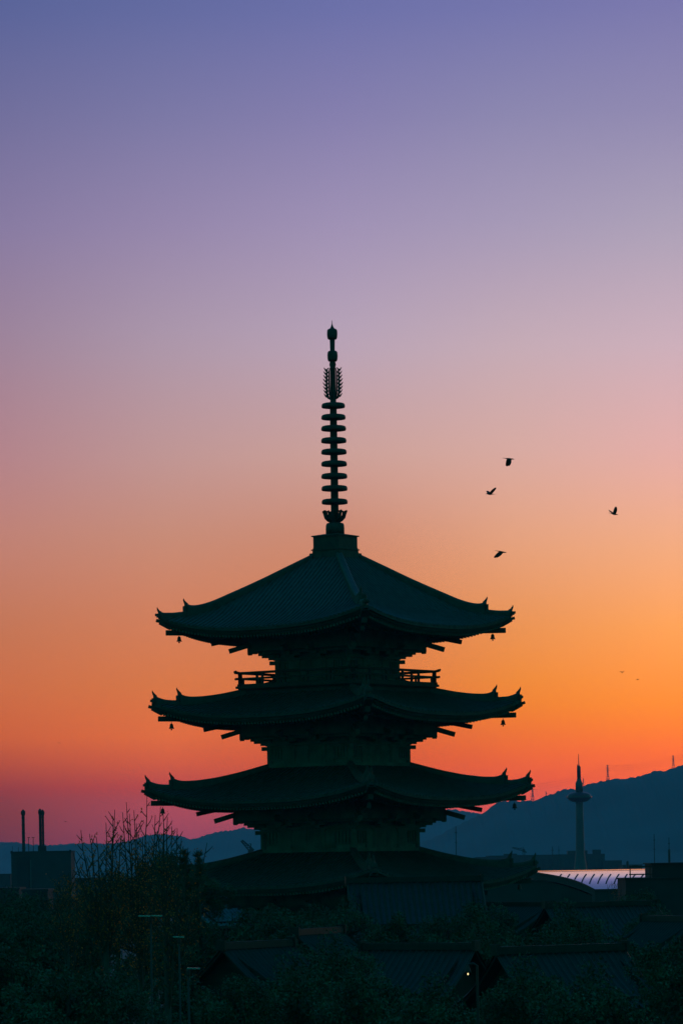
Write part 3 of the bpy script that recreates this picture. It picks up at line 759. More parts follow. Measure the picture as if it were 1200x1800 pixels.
for x in (48.5, 56.5):
    m = MB(); p = at(x, 1472, CD); lx, lz = p.x - cx, p.z - z0
    m.tube([(lx, 4, h), (lx, 4, lz)], .09, 6); m.box((lx, 4, lz), (.7, .15, .14)); m.build('lightning_rod', 'dark_steel', plant)
for x, y in ((19.5, 1487), (30, 1489)):
    m = MB(); p = at(x, y, CD); m.tube([(p.x - cx, 5, h), (p.x - cx, 5, p.z - z0)], .06, 5); m.build('aerial', 'dark_steel', plant)

# masts
def mast(px, y0, y1, Y, r, label, thick=None):
    p0, p1 = at(px, y0, Y), at(px, y1, Y); z0 = gz(p0.x, Y)
    e = empty('radio_mast', (p0.x, Y, z0), 0, label, 'mast', 'thin masts standing against the hills')
    m = MB(); m.tube([(0, 0, 0), (0, 0, p1.z - z0)], [r * 1.3, r * .8], 6); m.build('pole', 'dark_steel', e)
    m = MB(); hh = p1.z - z0
    for q in (.90, .96): m.box((0, 0, hh * q), (r * 5, r * 1.2, r * 1.2))
    m.build('aerial', 'dark_steel', e)
    if thick:
        za, zb = at(px, thick[0], Y).z - z0, at(px, thick[1], Y).z - z0
        m = MB(); m.lathe([(thick[2], za), (thick[2], zb), (thick[2] * .6, zb + .3)], n=10); m.build('equipment_drum', 'dark_steel', e)
mast(801.5, 1506, 1452, 800, .10, 'tall thin mast right of the pagoda, rising behind its lowest visible roof')
mast(970.5, 1503, 1488, 2220, .3, 'short mast left of the observation tower')
mast(981.5, 1503, 1488, 2220, .24, 'short mast nearest the left side of the observation tower')
mast(1149.5, 1522, 1466, 900, .11, 'tall thin mast right of the observation tower')
mast(1175.5, 1522, 1472, 900, .11, 'thin mast with a thick drum near the right edge', (1519, 1495, .28))
mast(1102, 1524, 1513, 1500, .2, 'stubby mast above the right end of the bright metal roof', (1524, 1515, .5))

# lattice pylons on the ridge with their lines
def pylon_mesh(h, w):
    m = MB(); r = h * .008
    lv = [(0, w), (.3, w * .62), (.55, w * .36), (.7, w * .28), (.85, w * .2), (1.0, w * .08)]
    for sx, sy in ((1, 1), (1, -1), (-1, -1), (-1, 1)):
        m.tube([(sx * q / 2, sy * q / 2, z * h) for z, q in lv], r, 4)
    for i in range(len(lv) - 1):
        (za, qa), (zb, qb) = lv[i], lv[i + 1]
        for s_ in (1, -1):
            m.tube([(-qa / 2, s_ * qa / 2, za * h), (qb / 2, s_ * qb / 2, zb * h)], r * .6, 4); m.tube([(qa / 2, s_ * qa / 2, za * h), (-qb / 2, s_ * qb / 2, zb * h)], r * .6, 4)
            m.tube([(s_ * qa / 2, -qa / 2, za * h), (s_ * qb / 2, qb / 2, zb * h)], r * .6, 4)
    return m
def arms_mesh(h, w):
    m = MB(); r = h * .009
    for z in (.70, .82, .94):
        q = w * (.75 if z < .9 else .5)
        m.tube([(-q, 0, z * h), (0, 0, z * h + .03 * h), (q, 0, z * h)], r * .8, 4); m.tube([(-q, 0, z * h), (q, 0, z * h)], r * .6, 4)
    return m
pyl = [(935.5, 1408, 1377, 1, 'lattice pylon on the ridge beside the tip of the third roof'), (1067.5, 1371, 1344, 1, 'lattice pylon on the ridge right of the observation tower'),
       (1182.5, 1349, 1327.5, 1, 'lattice pylon on the ridge at the right edge'), (959.5, 1399, 1391, .5, 'small far pylon left of the observation tower'),
       (1024.5, 1379, 1368, .6, 'small far pylon just right of the tower top')]
tops = []; body0 = None
for px, y0, y1, th, lb in pyl:
    Y = 5890; a, b = at(px, y0, Y), at(px, y1, Y); hh = b.z - a.z + 6
    e = empty('pylon', (a.x, Y, a.z - 6), R(20), lb, 'pylon', 'lattice pylons along the ridge')
    pylon_mesh(hh, 5.2 * (1 if th == 1 else .6)).build('lattice_frame', 'dark_steel', e); arms_mesh(hh, 5.0 * (1 if th == 1 else .5)).build('cross_arms', 'dark_steel', e)
    if th == 1: tops.append((a.x, Y, a.z - 6, hh))
a0 = (tops[0][0] - 260, 5890, tops[0][2] - 46, tops[0][3]); tops = [a0] + tops + [(tops[-1][0] + 220, 5890, tops[-1][2] + 30, tops[-1][3])]
for i in range(len(tops) - 1):
    m = MB(); A_, B_ = tops[i], tops[i + 1]
    for zf in (.70, .82, .94):
        for q in (-2.6, 2.6):
            pts = []
            for j in range(15):
                t = j / 14; sag = 4 * t * (1 - t) * 5.0
                pts.append((A_[0] + (B_[0] - A_[0]) * t, 5890 + q, A_[2] + A_[3] * zf + (B_[2] + B_[3] * zf - A_[2] - A_[3] * zf) * t - sag))
            m.tube(pts, .07, 4)
    lb = ['left of the first pylon, behind the third roof', 'from the first pylon past the observation tower', 'between the two right-hand pylons', 'leaving the frame at the right edge'][i]
    tag(m.build('power_line', 'dark_steel'), 'power lines on the ridge, ' + lb, 'power line', 'power lines along the ridge')

# tower cranes
def crane(px, ybase, ytop, tipx, tipy, Y, r, label):
    p0, pt, tp = at(px, ybase, Y), at(px, ytop, Y), at(tipx, tipy, Y); z0 = gz(p0.x, Y)
    e = empty('crane', (p0.x, Y, z0), 0, label, 'crane')
    H = pt.z - z0; w_ = r * 5
    m = MB()
    for sx, sy in ((1, 1), (1, -1), (-1, 1), (-1, -1)): m.tube([(sx * w_ / 2, sy * w_ / 2, 0), (sx * w_ / 2, sy * w_ / 2, H)], r * .6, 4)
    n = max(6, int(H / w_)); 
    for i in range(n):
        s_ = 1 if i % 2 else -1; m.tube([(-s_ * w_ / 2, -w_ / 2, H * i / n), (s_ * w_ / 2, -w_ / 2, H * (i + 1) / n)], r * .4, 4)
    m.build('lattice_mast', 'dark_steel', e)
    m = MB(); A_ = Vector((0, 0, H)); B_ = Vector((tp.x - p0.x, 0, tp.z - z0)); d = (B_ - A_).normalized(); nn = Vector((-d.z, 0, d.x))
    if nn.z < 0: nn = -nn
    for q in (0, w_): m.tube([A_ + nn * q, B_ + nn * q * .4], r * .7, 4)
    k = 10
    for i in range(k): m.tube([A_.lerp(B_, i / k) + nn * (w_ * (1 - .6 * i / k) if i % 2 else 0), A_.lerp(B_, (i + 1) / k) + nn * (0 if i % 2 else w_ * (1 - .6 * (i + 1) / k))], r * .45, 4)
    m.tube([A_, A_ - d * (B_ - A_).length * .25], r * 1.3, 4); m.tube([A_ + Vector((0, 0, w_ * 2.2)), A_ + (B_ - A_) * .6], r * .3, 4); m.tube([A_, A_ + Vector((0, 0, w_ * 2.2))], r * .6, 4)
    m.build('jib', 'dark_steel', e)
    m = MB(); m.box(A_ + Vector((0, -w_ * .3, w_ * .2)), (w_ * 1.3, w_ * 1.3, w_ * 1.2)); m.build('cab', 'dark_steel', e)
crane(920, 1503, 1496.5, 899.5, 1490.5, 2200, .25, 'small tower crane with a raised jib left of the observation tower')
crane(441, 1503, 1499, 423.5, 1478.5, 1300, .30, 'crane jib slanting up just left of the pagoda wall')

# ------------------------------------------------------------------ bright curved metal roof at right
HD = 480.0
ang = R(16.7)
cw, sw = math.cos(ang), math.sin(ang)
pf = at(1045, 1563, HD)                       # front lower corner
def hall_z(d):                                # height over the front edge, d = metres behind it (arched, flattening to the ridge)
    if d > 23.4: x = d - 23.4; return 2.311 + .045 * x - .004 * x * x
    if d > 11.7: x = d - 11.7; return 1.609 + .075 * x - .00128 * x * x
    return .20 * d - .00534 * d * d
def hall_pt(w_, d): return Vector((pf.x + w_ * cw - d * sw, pf.y + w_ * sw + d * cw, pf.z + hall_z(d)))
hall = empty('vaulted_hall', (pf.x, pf.y, gz(pf.x, HD)), 0, 'hall with a shiny curved metal roof mirroring the pink sky, right of the pagoda', 'building')
hb = Vector(hall.location)
m = MB(); nd, nw, WD, HDEP = 60, 14, 18.5, 44.0
for i in range(nd + 1):
    for j in range(nw + 1): m.v.append(tuple(hall_pt(WD * j / nw, HDEP * i / nd) - hb))
for i in range(nd):
    for j in range(nw): m.f.append((i * (nw + 1) + j, i * (nw + 1) + j + 1, (i + 1) * (nw + 1) + j + 1, (i + 1) * (nw + 1) + j))
o = len(m.v)
for i in range(nd + 1):                       # far slope past the ridge
    pass
hr = m.build('roof', 'metal_roof', hall, True)
m = MB()                                       # dark edge trim: front eave and left verge, ridge cap
def strip(pts, w_, h_):
    for a, b in zip(pts[:-1], pts[1:]): m.bar(a, b, w_, h_)
strip([hall_pt(WD * j / 6, -.1) - hb - Vector((0, 0, .14)) for j in range(7)], .12, .22)
strip([hall_pt(-.08, HDEP * j / 24) - hb - Vector((0, 0, .08)) for j in range(25)], .12, .2)
strip([hall_pt(WD * j / 6, 23.4) - hb + Vector((0, 0, -.03)) for j in range(7)], .2, .12)
m.build('edge_trim', 'dark_steel', hr)
m = MB()                                       # walls
for pts in ([hall_pt(0, HDEP * j / 24) for j in range(25)], [hall_pt(WD * j / 6, 0) for j in range(7)], [hall_pt(WD * j / 6, HDEP) for j in range(7)], [hall_pt(WD, HDEP * j / 24) for j in range(25)]):
    o = len(m.v)
    for p in pts: m.v += [tuple(p - hb - Vector((0, 0, .12))), tuple(Vector((p.x, p.y, gz(p.x, p.y) - .5)) - hb)]
    for j in range(len(pts) - 1): m.f.append((o + 2 * j, o + 2 * j + 2, o + 2 * j + 3, o + 2 * j + 1))
m.build('wall', 'concrete', hall)
def on_roof(x, y):                            # meet the roof under a photo pixel
    u_, v_ = uv(x, y); Y = HD + 10
    for _ in range(40):
        p = Vector((u_ * Y / F, Y, EYE + v_ * Y / F)); rel = p - pf
        d = -rel.x * sw + rel.y * cw
        zz = pf.z + (hall_z(d) if d > 0 else .20 * d); Y += (p.z - zz) * 4.0
    rel = Vector((u_ * Y / F, Y, 0)) - Vector((pf.x, pf.y, 0))
    return rel.x * cw + rel.y * sw, -rel.x * sw + rel.y * cw
for i in range(13):
    x0, x1 = 949 + 14.4 * i, 957.5 + 14.4 * i
    y0, y1 = (1548.5 + min(4.5, i * 1.2)), 1537
    if i == 0: y0 = 1541
    if i == 1: y0 = 1543.5
    if i == 2: y0 = 1547
    if i >= 11: y0 -= 2
    w0, d0 = on_roof(x0, y0); w1, d1 = on_roof(x1, y1)
    t0 = 0.0                                   # stay inside the verge and the eave
    while t0 < .9 and (w0 + (w1 - w0) * t0 < .15 or d0 + (d1 - d0) * t0 < .15): t0 += .05
    w0, d0 = w0 + (w1 - w0) * t0, d0 + (d1 - d0) * t0
    if w1 < .15 or t0 >= .9: continue
    m = MB(); a, b = hall_pt(w0, d0), hall_pt(w1, d1)
    n = 6; pts = [hall_pt(w0 + (w1 - w0) * j / n, d0 + (d1 - d0) * j / n) - hb + Vector((0, 0, .03)) for j in range(n + 1)]
    for p, q in zip(pts[:-1], pts[1:]): m.bar(p, q, .16, .08)
    m.build('snow_bar', 'seam', hr)

# dark arched roof in front of it
VD = 440.0
pc = at(920, 1545, VD); pl = at(800, 1577, VD); z0 = gz(pc.x, VD)
vault = empty('arched_roof_house', (pc.x, VD, z0), 0, 'dark house with a low arched roof in front of the shiny metal roof', 'building')
hw = pc.x - pl.x; hh = pc.z - z0; rise = pc.z - pl.z
m = MB(); q = 26
for yy in (0, 14):
    for i in range(q + 1):
        t = -1 + 2 * i / q; m.v.append((hw * t, yy, hh - rise * abs(t) ** 1.9 ))
for i in range(q): m.f.append((i, i + 1, q + 1 + i + 1, q + 1 + i))
ar = m.build('roof', 'sheet', vault, True)
m = MB(); o = 0
for yy in (.25, 13.75):
    o = len(m.v)
    for i in range(q + 1):
        t = -1 + 2 * i / q; m.v += [(hw * t * .985, yy, hh - .12 - rise * abs(t) ** 1.9), (hw * t * .985, yy, 0)]
    for i in range(q): m.f.append((o + 2 * i, o + 2 * i + 2, o + 2 * i + 3, o + 2 * i + 1))
for sx in (-1, 1):
    o = len(m.v); xx = sx * hw * .985; m.v += [(xx, .25, 0), (xx, 13.75, 0), (xx, 13.75, hh - rise), (xx, .25, hh - rise)]; m.f.append((o, o + 1, o + 2, o + 3))
m.build('wall', 'concrete', vault)

# flat-roofed house with a roof railing at the right edge
BD = 330.0
a, b = at(1099, 1545, BD), at(1235, 1545, BD); z0 = gz(a.x, BD)
house = empty('flat_roofed_house', ((a.x + b.x) / 2, BD, z0), 0, 'dark flat-roofed house with a roof railing at the right edge', 'building')
W_ = b.x - a.x; H_ = at(1150, 1545, BD).z - z0; cxh = (a.x + b.x) / 2
m = MB(); m.box((0, 5, H_ / 2), (W_, 10, H_)); m.box((0, 5, H_ + .06), (W_ + .2, 10.2, .12)); m.build('wall', 'concrete_dark', house)
m = MB(); pa, pb = at(1147, 1520, BD), at(1245, 1520, BD); m.box(((pa.x + pb.x) / 2 - cxh, 5, (H_ + pa.z - z0) / 2 + .06), (pb.x - pa.x, 8, pa.z - z0 - H_)); m.box(((pa.x + pb.x) / 2 - cxh, 5, pa.z - z0 + .1), (pb.x - pa.x + .3, 8.3, .12)); m.build('penthouse', 'concrete_dark', house)
m = MB(); xa, xb = at(1105, 1530, BD).x - cxh, pa.x - cxh; zt = at(1120, 1523.5, BD).z - z0; zm = at(1120, 1537, BD).z - z0
m.bar((xa, .3, zt), (xb, .3, zt), .09, .13); m.bar((xa, .3, zm), (xb, .3, zm), .07, .11)
for i in range(2): m.box((xa + .1 + (xb - xa - .3) * i * .97, .3, (zt + H_) / 2), (.10, .10, zt - H_))
m.box((xa + .55, .3, zt + .08), (.5, .1, .1))
m.build('railing', 'dark_steel', house)
for i in range(4):
    m = MB(); m.box((-W_ * .36 + W_ * .24 * i, -.02, H_ * .55), (.9, .10, 1.1)); wn = m.build('window', 'glass', house)
    m = MB(); m.box((-W_ * .36 + W_ * .24 * i, -.05, H_ * .55 - .6), (1.1, .2, .08)); m.build('sill', 'concrete', wn)

# ------------------------------------------------------------------ tiled houses round the pagoda
def tiled_house(px, yridge, Y, L_, D_, rz, label, rise=1.7, eh=None, mt='tile', name='tiled_house', wide=.6):
    p = at(px, yridge, Y); z0 = gz(p.x, Y); H = p.z - z0; he = H - rise
    e = empty(name, (p.x, Y, z0), rz, label, 'house')
    m = MB(); m.box((0, 0, he / 2), (L_ - .1, D_, he)); 
    for sx in (-1, 1):
        x = sx * (L_ / 2 - .05); o = len(m.v); m.v += [(x, -D_ / 2, he), (x, D_ / 2, he), (x, 0, H - .12)]; m.f.append((o, o + 1, o + 2))
    m.build('wall', 'house_wall', e)
    m = MB(); hd = D_ / 2 + wide; sag = lambda t: -.18 * rise * math.sin(math.pi * t); drop = rise * (hd / (D_ / 2)); L2 = L_ / 2 + .45; nr = 8
    for sy in (-1, 1):
        o = len(m.v)
        for j in range(nr + 1):
            t = j / nr; y = sy * hd * t; z = H - drop * t + sag(t)
            m.v += [(-L2, y, z), (L2, y, z), (-L2, y, z - .14), (L2, y, z - .14)]
        for j in range(nr):
            i0, i1 = o + 4 * j, o + 4 * j + 4
            m.f += [(i0, i0 + 1, i1 + 1, i1), (i0 + 2, i1 + 2, i1 + 3, i0 + 3), (i0, i1, i1 + 2, i0 + 2), (i0 + 1, i0 + 3, i1 + 3, i1 + 1)]
        e_ = o + 4 * nr; m.f.append((e_, e_ + 1, e_ + 3, e_ + 2))
        k = int(2 * L2 / .30)
        for i in range(k + 1):
            x = -L2 + 2 * L2 * i / k; oo = len(m.v)
            for j in range(nr + 1):
                t = j / nr; y = sy * (hd * t + .02); z = H - drop * t + sag(t)
                m.v += [(x - .075, y, z - .01), (x, y, z + .075), (x + .075, y, z - .01)]
            for j in range(nr):
                for q in (0, 1): m.f.append((oo + 3 * j + q, oo + 3 * j + q + 1, oo + 3 * j + 4 + q, oo + 3 * j + 3 + q))
            m.f.append((oo + 3 * nr, oo + 3 * nr + 1, oo + 3 * nr + 2))
    rf = m.build('roof', mt, e)
    m = MB(); m.bar((-L2, 0, H + .06), (L2, 0, H + .06), .30, .22); m.bar((-L2 - .05, 0, H + .20), (L2 + .05, 0, H + .20), .20, .08)
    for sx in (-1, 1): m.box((sx * (L2 + .05), 0, H + .12), (.14, .42, .42))
    m.build('ridge', mt, rf)
    for sy in (-1, 1):
        for i in range(max(2, int(L_ / 3))):
            n_ = max(2, int(L_ / 3)); x = -L_ / 2 + L_ * (i + .5) / n_
            m = MB(); m.box((x, sy * (D_ / 2 + .02), he * .62), (1.3, .08, 1.0)); wn = m.build('window', 'glass', e)
            m = MB()
            for q in (-.66, 0, .66): m.box((x + q, sy * (D_ / 2 + .05), he * .62), (.07, .08, 1.1))
            for q in (-.53, .53): m.box((x, sy * (D_ / 2 + .05), he * .62 + q), (1.39, .1, .07))
            m.build('frame', 'wood', wn)
    m = MB(); m.box((L_ * .08, -(D_ / 2 + .03), 1.0), (1.6, .1, 2.0)); m.build('door', 'wood', e)
    return e
tiled_house(728, 1549, 196, 6.2, 6.5, R(5), 'temple hall with a grey tiled roof and long ridge, low in front of the pagoda', 2.2, name='temple_hall', wide=1.1)
tiled_house(560, 1640, 170, 4.6, 5.5, R(68), 'dark tiled house below the centre of the pagoda')
tiled_house(905, 1592, 228, 7.5, 6.5, R(-62), 'dark tiled house under the arched roof, its gable end to the front')
tiled_house(1055, 1592, 205, 6, 6, R(24), 'dark tiled house below the shiny metal roof')
tiled_house(1175, 1618, 180, 5, 5.5, R(-70), 'dark tiled house at the right edge, below the railing')
tiled_house(985, 1672, 140, 5, 5, R(32), 'dark tiled house low in the right foreground, beyond the lit lamp')
tiled_house(384, 1585, 250, 4.0, 5.0, R(38), 'house with a bluish sheet roof between the bare trees and the pagoda', 1.3, mt='sheet', name='sheet_roofed_house')
tiled_house(735, 1668, 150, 4.5, 5, R(-34), 'dark tiled house in the middle foreground, left of the lit lamp')
tiled_house(452, 1664, 150, 4.2, 5, R(58), 'dark tiled house at the bottom, right of the street lights')
tiled_house(60, 1616, 320, 7, 6.5, R(-30), 'dark tiled house at the left edge, below the chimney building')

# ------------------------------------------------------------------ utility poles and a lit lamp
def street_light(px, ytop, Y, arms, label):
    p = at(px, ytop, Y); z0 = gz(p.x, Y); H = p.z - z0
    e = empty('street_light', (p.x, Y, z0), 0, label, 'street light', 'unlit flat-headed street lights')
    m = MB(); m.tube([(0, 0, 0), (0, 0, H * .35), (0, 0, H - .05)], [.06, .04, .028], 10); m.build('pole', 'dark_steel', e, True)
    m = MB(); m.lathe([(.13, 0), (.13, .35), (.08, .4)], n=12); m.build('base_sleeve', 'dark_steel', e)
    for x0, x1 in arms:
        m = MB(); m.bar((x0, 0, H), (x1, 0, H - .012), .16, .045); m.build('lamp_head', 'galv', e)
    m = MB(); m.lathe([(.05, H - .22), (.06, H - .18), (.06, H - .08), (.04, H - .02)], n=10); m.build('collar', 'dark_steel', e)
street_light(331, 1702, 104, ((-.03, .34),), 'unlit street light with its flat head to the right, lowest and nearest')
street_light(315, 1646.5, 116, ((-.19, .16),), 'unlit street light with a short flat head, between the other two')
street_light(265, 1609.5, 121, ((-.40, .0), (.02, .38)), 'unlit street light with a wide double head, highest in front of the bare trees')

p = at(822, 1712, 100); z0 = gz(p.x, 100)
lamp = empty('street_lamp', (p.x, 100, z0), 0, 'small lit street lamp glowing yellow in the dark foreground', 'street lamp')
m = MB(); H = p.z - z0; m.tube([(.25, 0, 0), (.25, 0, H + .22), (.15, 0, H + .28), (0, 0, H + .26)], [.05, .035, .03, .025], 8); m.build('post', 'dark_steel', lamp)
m = MB(); m.lathe([(.09, H + .03), (.08, H + .09), (.04, H + .2), (.02, H + .27)], n=14); m.build('lamp_shade', 'dark_steel', lamp, True)
m = MB(); m.lathe([(.008, H - .03), (.016, H - .022), (.02, H - .004), (.016, H + .014), (.01, H + .03)], n=12); m.build('bulb', 'lamp', lamp, True)

# ------------------------------------------------------------------ trees
def leaf(m, p, s, rnd):
    a = rnd.uniform(0, 6.28); t = rnd.uniform(-1, 1); q = math.sqrt(1 - t * t)
    n = Vector((q * math.cos(a), q * math.sin(a), t)); x = n.orthogonal().normalized()
    x = Matrix.Rotation(rnd.uniform(0, 6.28), 3, n) @ x; y = n.cross(x)
    o = len(m.v)
    m.v += [tuple(p - x * s), tuple(p - y * s * .55 + n * s * .15), tuple(p + x * s), tuple(p + y * s * .55 + n * s * .15)]
    m.f.append((o, o + 1, o + 2, o + 3))

def bare_tree(px, Y, tips, ybase, label, seed, nleaf=900, low=None):
    rnd = random.Random(seed); base = at(px, ybase, Y); z0 = gz(base.x, Y)
    e = empty('bare_tree', (base.x, Y, z0), 0, label, 'tree', 'half-bare autumn trees left of the pagoda')
    org = Vector((base.x, Y, z0)); hub = base - org
    tr, lf, br = MB(), MB(), MB()
    tr.tube([(0, 0, -.2), (.05, 0, hub.z * .5), tuple(hub)], [.17, .13, .09], 9)
    for (tx, ty, dens) in tips:
        tip = at(tx, ty, Y) - org + Vector((0, rnd.uniform(-1.2, 1.2), 0))
        side = Vector((tip.x - hub.x, tip.y, 0)); st = hub * rnd.uniform(.72, 1.0); st = Vector((hub.x * st.z / hub.z, 0, st.z))
        c1 = st + side * .55 + Vector((0, 0, (tip.z - st.z) * .35)); n = 10
        pts = []
        for i in range(n + 1):
            t = i / n; p = st * (1 - t) ** 2 + c1 * 2 * t * (1 - t) + tip * t * t
            pts.append(p + Vector((rnd.uniform(-.03, .03), rnd.uniform(-.03, .03), 0)) * (1 if 0 < i < n else 0))
        br.tube(pts, [.045 * (1 - i / n) + .011 for i in range(n + 1)], 5)
        ln = (tip - st).length; k = int(ln / .29)
        for i in range(2, k):
            t = i / k; j = min(n - 1, int(t * n)); p = pts[j].lerp(pts[j + 1], t * n - j); dd = (pts[j + 1] - pts[j]).normalized()
            az = rnd.choice((0, math.pi)) + rnd.uniform(-.7, .7)
            out = Vector((math.cos(az), math.sin(az) * .6, 0)); dr_ = (dd * .8 + out * rnd.uniform(.55, 1.0) + Vector((0, 0, .1))).normalized()
            l2 = rnd.uniform(.2, 1.0) * (1.15 - t) * 1.7 + .10
            if rnd.random() < .18: l2 *= 1.5
            l2 = min(l2, 1.0 if t < .7 else .55)
            e1 = p + dr_ * l2 * .5; e2 = e1 + (dr_ + Vector((rnd.uniform(-.2, .2), 0, .30))).normalized() * l2 * .5
            br.tube([p, e1, e2], [.018, .014, .009], 4)
            d2 = dens * (1.0 if t < .55 else .75)
            for _ in range(int(rnd.uniform(3, 12) * d2)):
                q = p.lerp(e2, rnd.random()) + Vector((rnd.gauss(0, .05), rnd.gauss(0, .05), rnd.gauss(0, .05)))
                leaf(lf, q, rnd.uniform(.03, .06), rnd)
            if rnd.random() < .3 * dens:
                for _ in range(4): leaf(lf, p + Vector((rnd.gauss(0, .06), rnd.gauss(0, .06), rnd.gauss(0, .06))), rnd.uniform(.03, .055), rnd)
    if low:
        for (lx, ly, rx, ry, cnt) in low:
            for _ in range(cnt // 7):
                q0 = at(lx + rx * max(-1.8, min(1.8, rnd.gauss(0, 1))), max(ly - 55, ly + ry * max(-1.6, min(1.8, rnd.gauss(0, 1)))), Y) - org + Vector((0, rnd.uniform(-1.0, .6), 0))
                d0 = Vector((rnd.uniform(-.5, .5), rnd.uniform(-.3, .3), rnd.uniform(.2, .7))); br.tube([q0 - d0 * .6, q0, q0 + d0 * .5], [.014, .010, .006], 4)
                for _ in range(7): leaf(lf, q0 + d0 * rnd.uniform(-.6, .6) + Vector((rnd.gauss(0, .07), rnd.gauss(0, .07), rnd.gauss(0, .07))), rnd.uniform(.025, .055), rnd)
    tr.build('trunk', 'bark', e, True); br.build('branches', 'bark', e); lf.build('crown', 'leaf_gold', e)
    return e
bare_tree(186, 128, [(143, 1459, .7), (158, 1466, 1), (172, 1472, .9), (201, 1423, 1.2), (187, 1446, .7), (196, 1434, .8), (212, 1468, .8), (150, 1508, .8), (133, 1522, .7), (128, 1500, .4)], 1640,
          'half-bare tree with sparse autumn leaves, leftmost of the bare trees', 11, low=[(190, 1545, 28, 40, 500), (200, 1620, 35, 35, 600)])
bare_tree(246, 131, [(216, 1428, .35), (228, 1430, 1.1), (235, 1424, 1.0), (258, 1399, .55), (225, 1411, .15), (243, 1448, .8), (280, 1417, .25), (271, 1432, .4), (252, 1470, .8)], 1650,
          'tallest half-bare tree, its top twigs reaching beside the third roof', 12, low=[(240, 1540, 22, 40, 450), (245, 1640, 35, 40, 600)])
bare_tree(292, 126, [(288, 1424, .25), (293, 1436, 1.0), (287, 1448, .7), (300, 1452, .7), (312, 1456, .3), (321, 1474, .4), (333, 1490, .3), (365, 1481, .2), (275, 1462, .6)], 1640,
          'half-bare tree nearest the pagoda, beneath the hanging wind bell', 13, low=[(295, 1560, 30, 40, 450), (310, 1640, 28, 40, 500)])
bare_tree(118, 150, [(108, 1548, .8), (122, 1536, .9), (135, 1545, .9), (100, 1570, .8), (142, 1560, .9)], 1660,
          'low leafy autumn tree at the foot of the chimney building', 14, low=[(120, 1570, 16, 16, 350), (130, 1610, 25, 20, 300)])
bare_tree(1078, 300, [(1068, 1555, .8), (1076, 1549, .9), (1086, 1552, .9), (1092, 1560, .7)], 1580, 'little leafy tree in front of the shiny metal roof', 15)

def crown_mesh(seed, rx, ry, rz, n=46, per=230, ls=(.05, .11)):
    rnd = random.Random(seed); m = MB()
    for _ in range(n):
        a = rnd.uniform(0, 6.28); t = rnd.uniform(-.8, 1); q = math.sqrt(max(0, 1 - t * t)); s_ = rnd.uniform(.45, .95)
        c = Vector((rx * q * math.cos(a) * s_, ry * q * math.sin(a) * s_, rz * t * s_)); cr = rnd.uniform(.22, .42) * min(rx, rz)
        for _ in range(per):
            d = Vector((rnd.gauss(0, 1), rnd.gauss(0, 1), rnd.gauss(0, .8))).normalized() * cr * rnd.random() ** .35
            leaf(m, c + d, rnd.uniform(*ls), rnd)
    return m
def limb_mesh(seed, hc, rx, rz):
    # trunk up to the crown centre at height hc, limbs spreading inside the crown
    rnd = random.Random(seed); m = MB(); m.tube([(0, 0, -.3), (.06, .03, hc * .5), (0, 0, hc), (0, 0, hc + rz * .5)], [.2, .15, .10, .03], 8)
    for k in range(9):
        a = rnd.uniform(0, 6.28); z = hc + rz * rnd.uniform(-.7, .2); d = Vector((math.cos(a) * rx, math.sin(a) * rx, rz * rnd.uniform(.2, .6)))
        b = Vector((0, 0, z)); m.tube([tuple(b), tuple(b + d * .35), tuple(b + d * .7)], [.07, .045, .015], 5)
    return m
KINDS_ = []
for i, (rx, rz) in enumerate(((2.2, 2.2), (1.7, 2.7), (2.9, 2.1))):
    KINDS_.append((rx, rz, crown_mesh(40 + i, rx, rx, rz).build('crown', 'leaf_dark')))
used = set()
def evergreen(px, ytop, Y, kind, sc_, label):
    rx, rz, cm = KINDS_[kind]; sd = px * 7 + ytop
    p = at(px, ytop, Y); z0 = gz(p.x, Y); H = p.z - z0
    e = empty('evergreen_tree', (p.x, Y, z0), random.Random(sd).uniform(0, 6), label, 'tree', 'dark evergreen trees and bushes in the foreground')
    if kind in used: o = cm.copy(); col.objects.link(o)
    else: o = cm; used.add(kind)
    hc = H - rz * sc_ * .93
    o.parent = e; o.location = (0, 0, hc); o.scale = (sc_,) * 3
    limb_mesh(sd, max(.6, hc), rx * sc_, rz * sc_).build('trunk', 'bark', e, True)
    return e
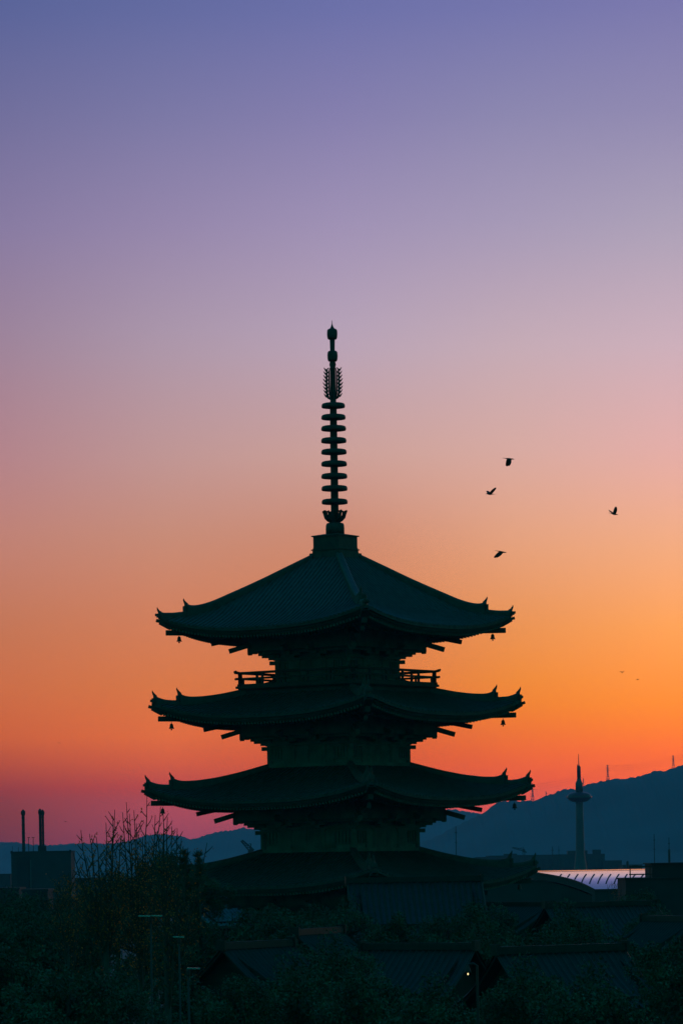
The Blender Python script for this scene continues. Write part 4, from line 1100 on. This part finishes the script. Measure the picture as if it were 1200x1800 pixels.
ev = [(290, 1503, 175, 0, .75, 'round dark evergreen behind the bare trees, under the wind bell'),
      (248, 1528, 170, 1, .7, 'dark evergreen behind the tallest bare tree'),
      (205, 1538, 172, 0, .8, 'dark evergreen behind the leftmost bare tree'),
      (345, 1530, 168, 2, .6, 'broad dark evergreen at the left end of the fourth roof'),
      (165, 1580, 160, 2, .7, 'dark bush at the foot of the leftmost bare tree'),
      (250, 1600, 158, 2, .9, 'dark bushy evergreen among the trunks of the bare trees'),
      (338, 1625, 150, 0, .7, 'dark evergreen behind the nearest street light'),
      (40, 1590, 190, 2, 1.0, 'wide dark evergreen at the left edge, below the dark house'),
      (105, 1625, 165, 0, 1.0, 'dark evergreen in the lower left, under the low autumn tree'),
      (20, 1655, 140, 1, .9, 'tall dark evergreen in the bottom left corner'),
      (470, 1600, 190, 0, .9, 'dark evergreen at the left foot of the pagoda'),
      (610, 1590, 185, 2, .8, 'dark evergreen left of the temple hall'),
      (655, 1630, 160, 1, .8, 'narrow dark evergreen in front of the temple hall'),
      (850, 1590, 190, 0, .9, 'dark evergreen right of the temple hall'),
      (830, 1640, 160, 2, .8, 'dark evergreen above the lit lamp'),
      (1000, 1600, 190, 2, .9, 'dark evergreen below the arched roof'),
      (1120, 1570, 230, 0, .9, 'dark evergreen at the foot of the railed house'),
      (1090, 1640, 150, 1, .8, 'dark evergreen in the right foreground, left of the edge house'),
      (1195, 1660, 135, 0, .8, 'dark evergreen in the lower right corner'),
      (925, 1700, 118, 2, .7, 'low dark bush right of the lit lamp'),
      (690, 1600, 180, 1, .75, 'narrow dark evergreen at the left end of the temple hall'),
      (780, 1612, 178, 0, .7, 'dark evergreen below the right end of the temple hall'),
      (14, 1574, 270, 2, 1.1, 'wide dark evergreen at the left edge, in front of the low flat-roofed house'),
      (80, 1577, 280, 0, 1.2, 'dark evergreen at the foot of the chimney building'),
      (132, 1584, 265, 2, 1.0, 'dark evergreen between the chimney building and the leftmost bare tree'),
      (225, 1700, 142, 2, .75, 'low dark bush behind the double-headed street light'),
      (312, 1700, 140, 1, .8, 'narrow dark evergreen behind the middle street light'),
      (545, 1585, 200, 1, .8, 'narrow dark evergreen at the foot of the pagoda'),
      (950, 1640, 155, 0, .9, 'dark evergreen right of the gable-ended house'),
      (1150, 1600, 200, 2, .7, 'dark evergreen above the right-edge tiled house'),
      (590, 1660, 140, 2, .8, 'broad dark evergreen right of the house below the pagoda'),
      (500, 1630, 165, 1, .8, 'narrow dark evergreen left of the house below the pagoda'),
      (520, 1700, 118, 2, .8, 'low dark bush at the bottom, under the pagoda'),
      (640, 1715, 112, 0, .7, 'low dark bush at the bottom centre'),
      (200, 1725, 118, 2, .6, 'low dark bush at the foot of the bare trees, left of the street lights'),
      (120, 1710, 115, 0, .8, 'low dark bush at the bottom left'),
      (1040, 1715, 112, 2, .8, 'low dark bush at the bottom right'),
      (425, 1722, 112, 0, .55, 'low dark bush right of the nearest street light'),
      (760, 1735, 106, 2, .7, 'lowest dark bush left of the lit lamp')]
for a in ev: evergreen(*a)

def pine(px, ytop, Y, wd, label, seed):
    rnd = random.Random(seed); p = at(px, ytop, Y); z0 = gz(p.x, Y); H = p.z - z0
    e = empty('pine_tree', (p.x, Y, z0), 0, label, 'tree', 'pine tops between the bare trees and the pagoda')
    m = MB(); m.tube([(0, 0, -.2), (.1, 0, H * .5), (0, 0, H - .3)], [.16, .12, .03], 8); 
    c = MB()
    for k in range(34):
        t = rnd.random() ** 1.3; z = H - .25 - 3.2 * t; r = wd * (.35 + .9 * t) * rnd.uniform(.3, 1.0); a = rnd.uniform(0, 6.28)
        q = Vector((r * math.cos(a), r * math.sin(a), z)); m.tube([(0, 0, z - .25), tuple(q)], [.03, .015], 4)
        for _ in range(46):
            d = Vector((rnd.gauss(0, .5), rnd.gauss(0, .5), rnd.uniform(.1, 1.1))).normalized(); s0 = q + d * .02; s1 = q + d * rnd.uniform(.14, .30)
            sd = d.orthogonal().normalized() * .012; o = len(c.v); c.v += [tuple(s0 - sd), tuple(s0 + sd), tuple(s1 + sd * .4), tuple(s1 - sd * .4)]; c.f.append((o, o + 1, o + 2, o + 3))
    m.build('trunk', 'bark', e); c.build('crown', 'leaf_pine', e)
pine(325, 1489, 150, .33, 'dark pine top, left of the pair beside the pagoda roof', 5)
pine(348, 1493, 150, .26, 'dark narrow pine top, right of the pair beside the pagoda roof', 6)
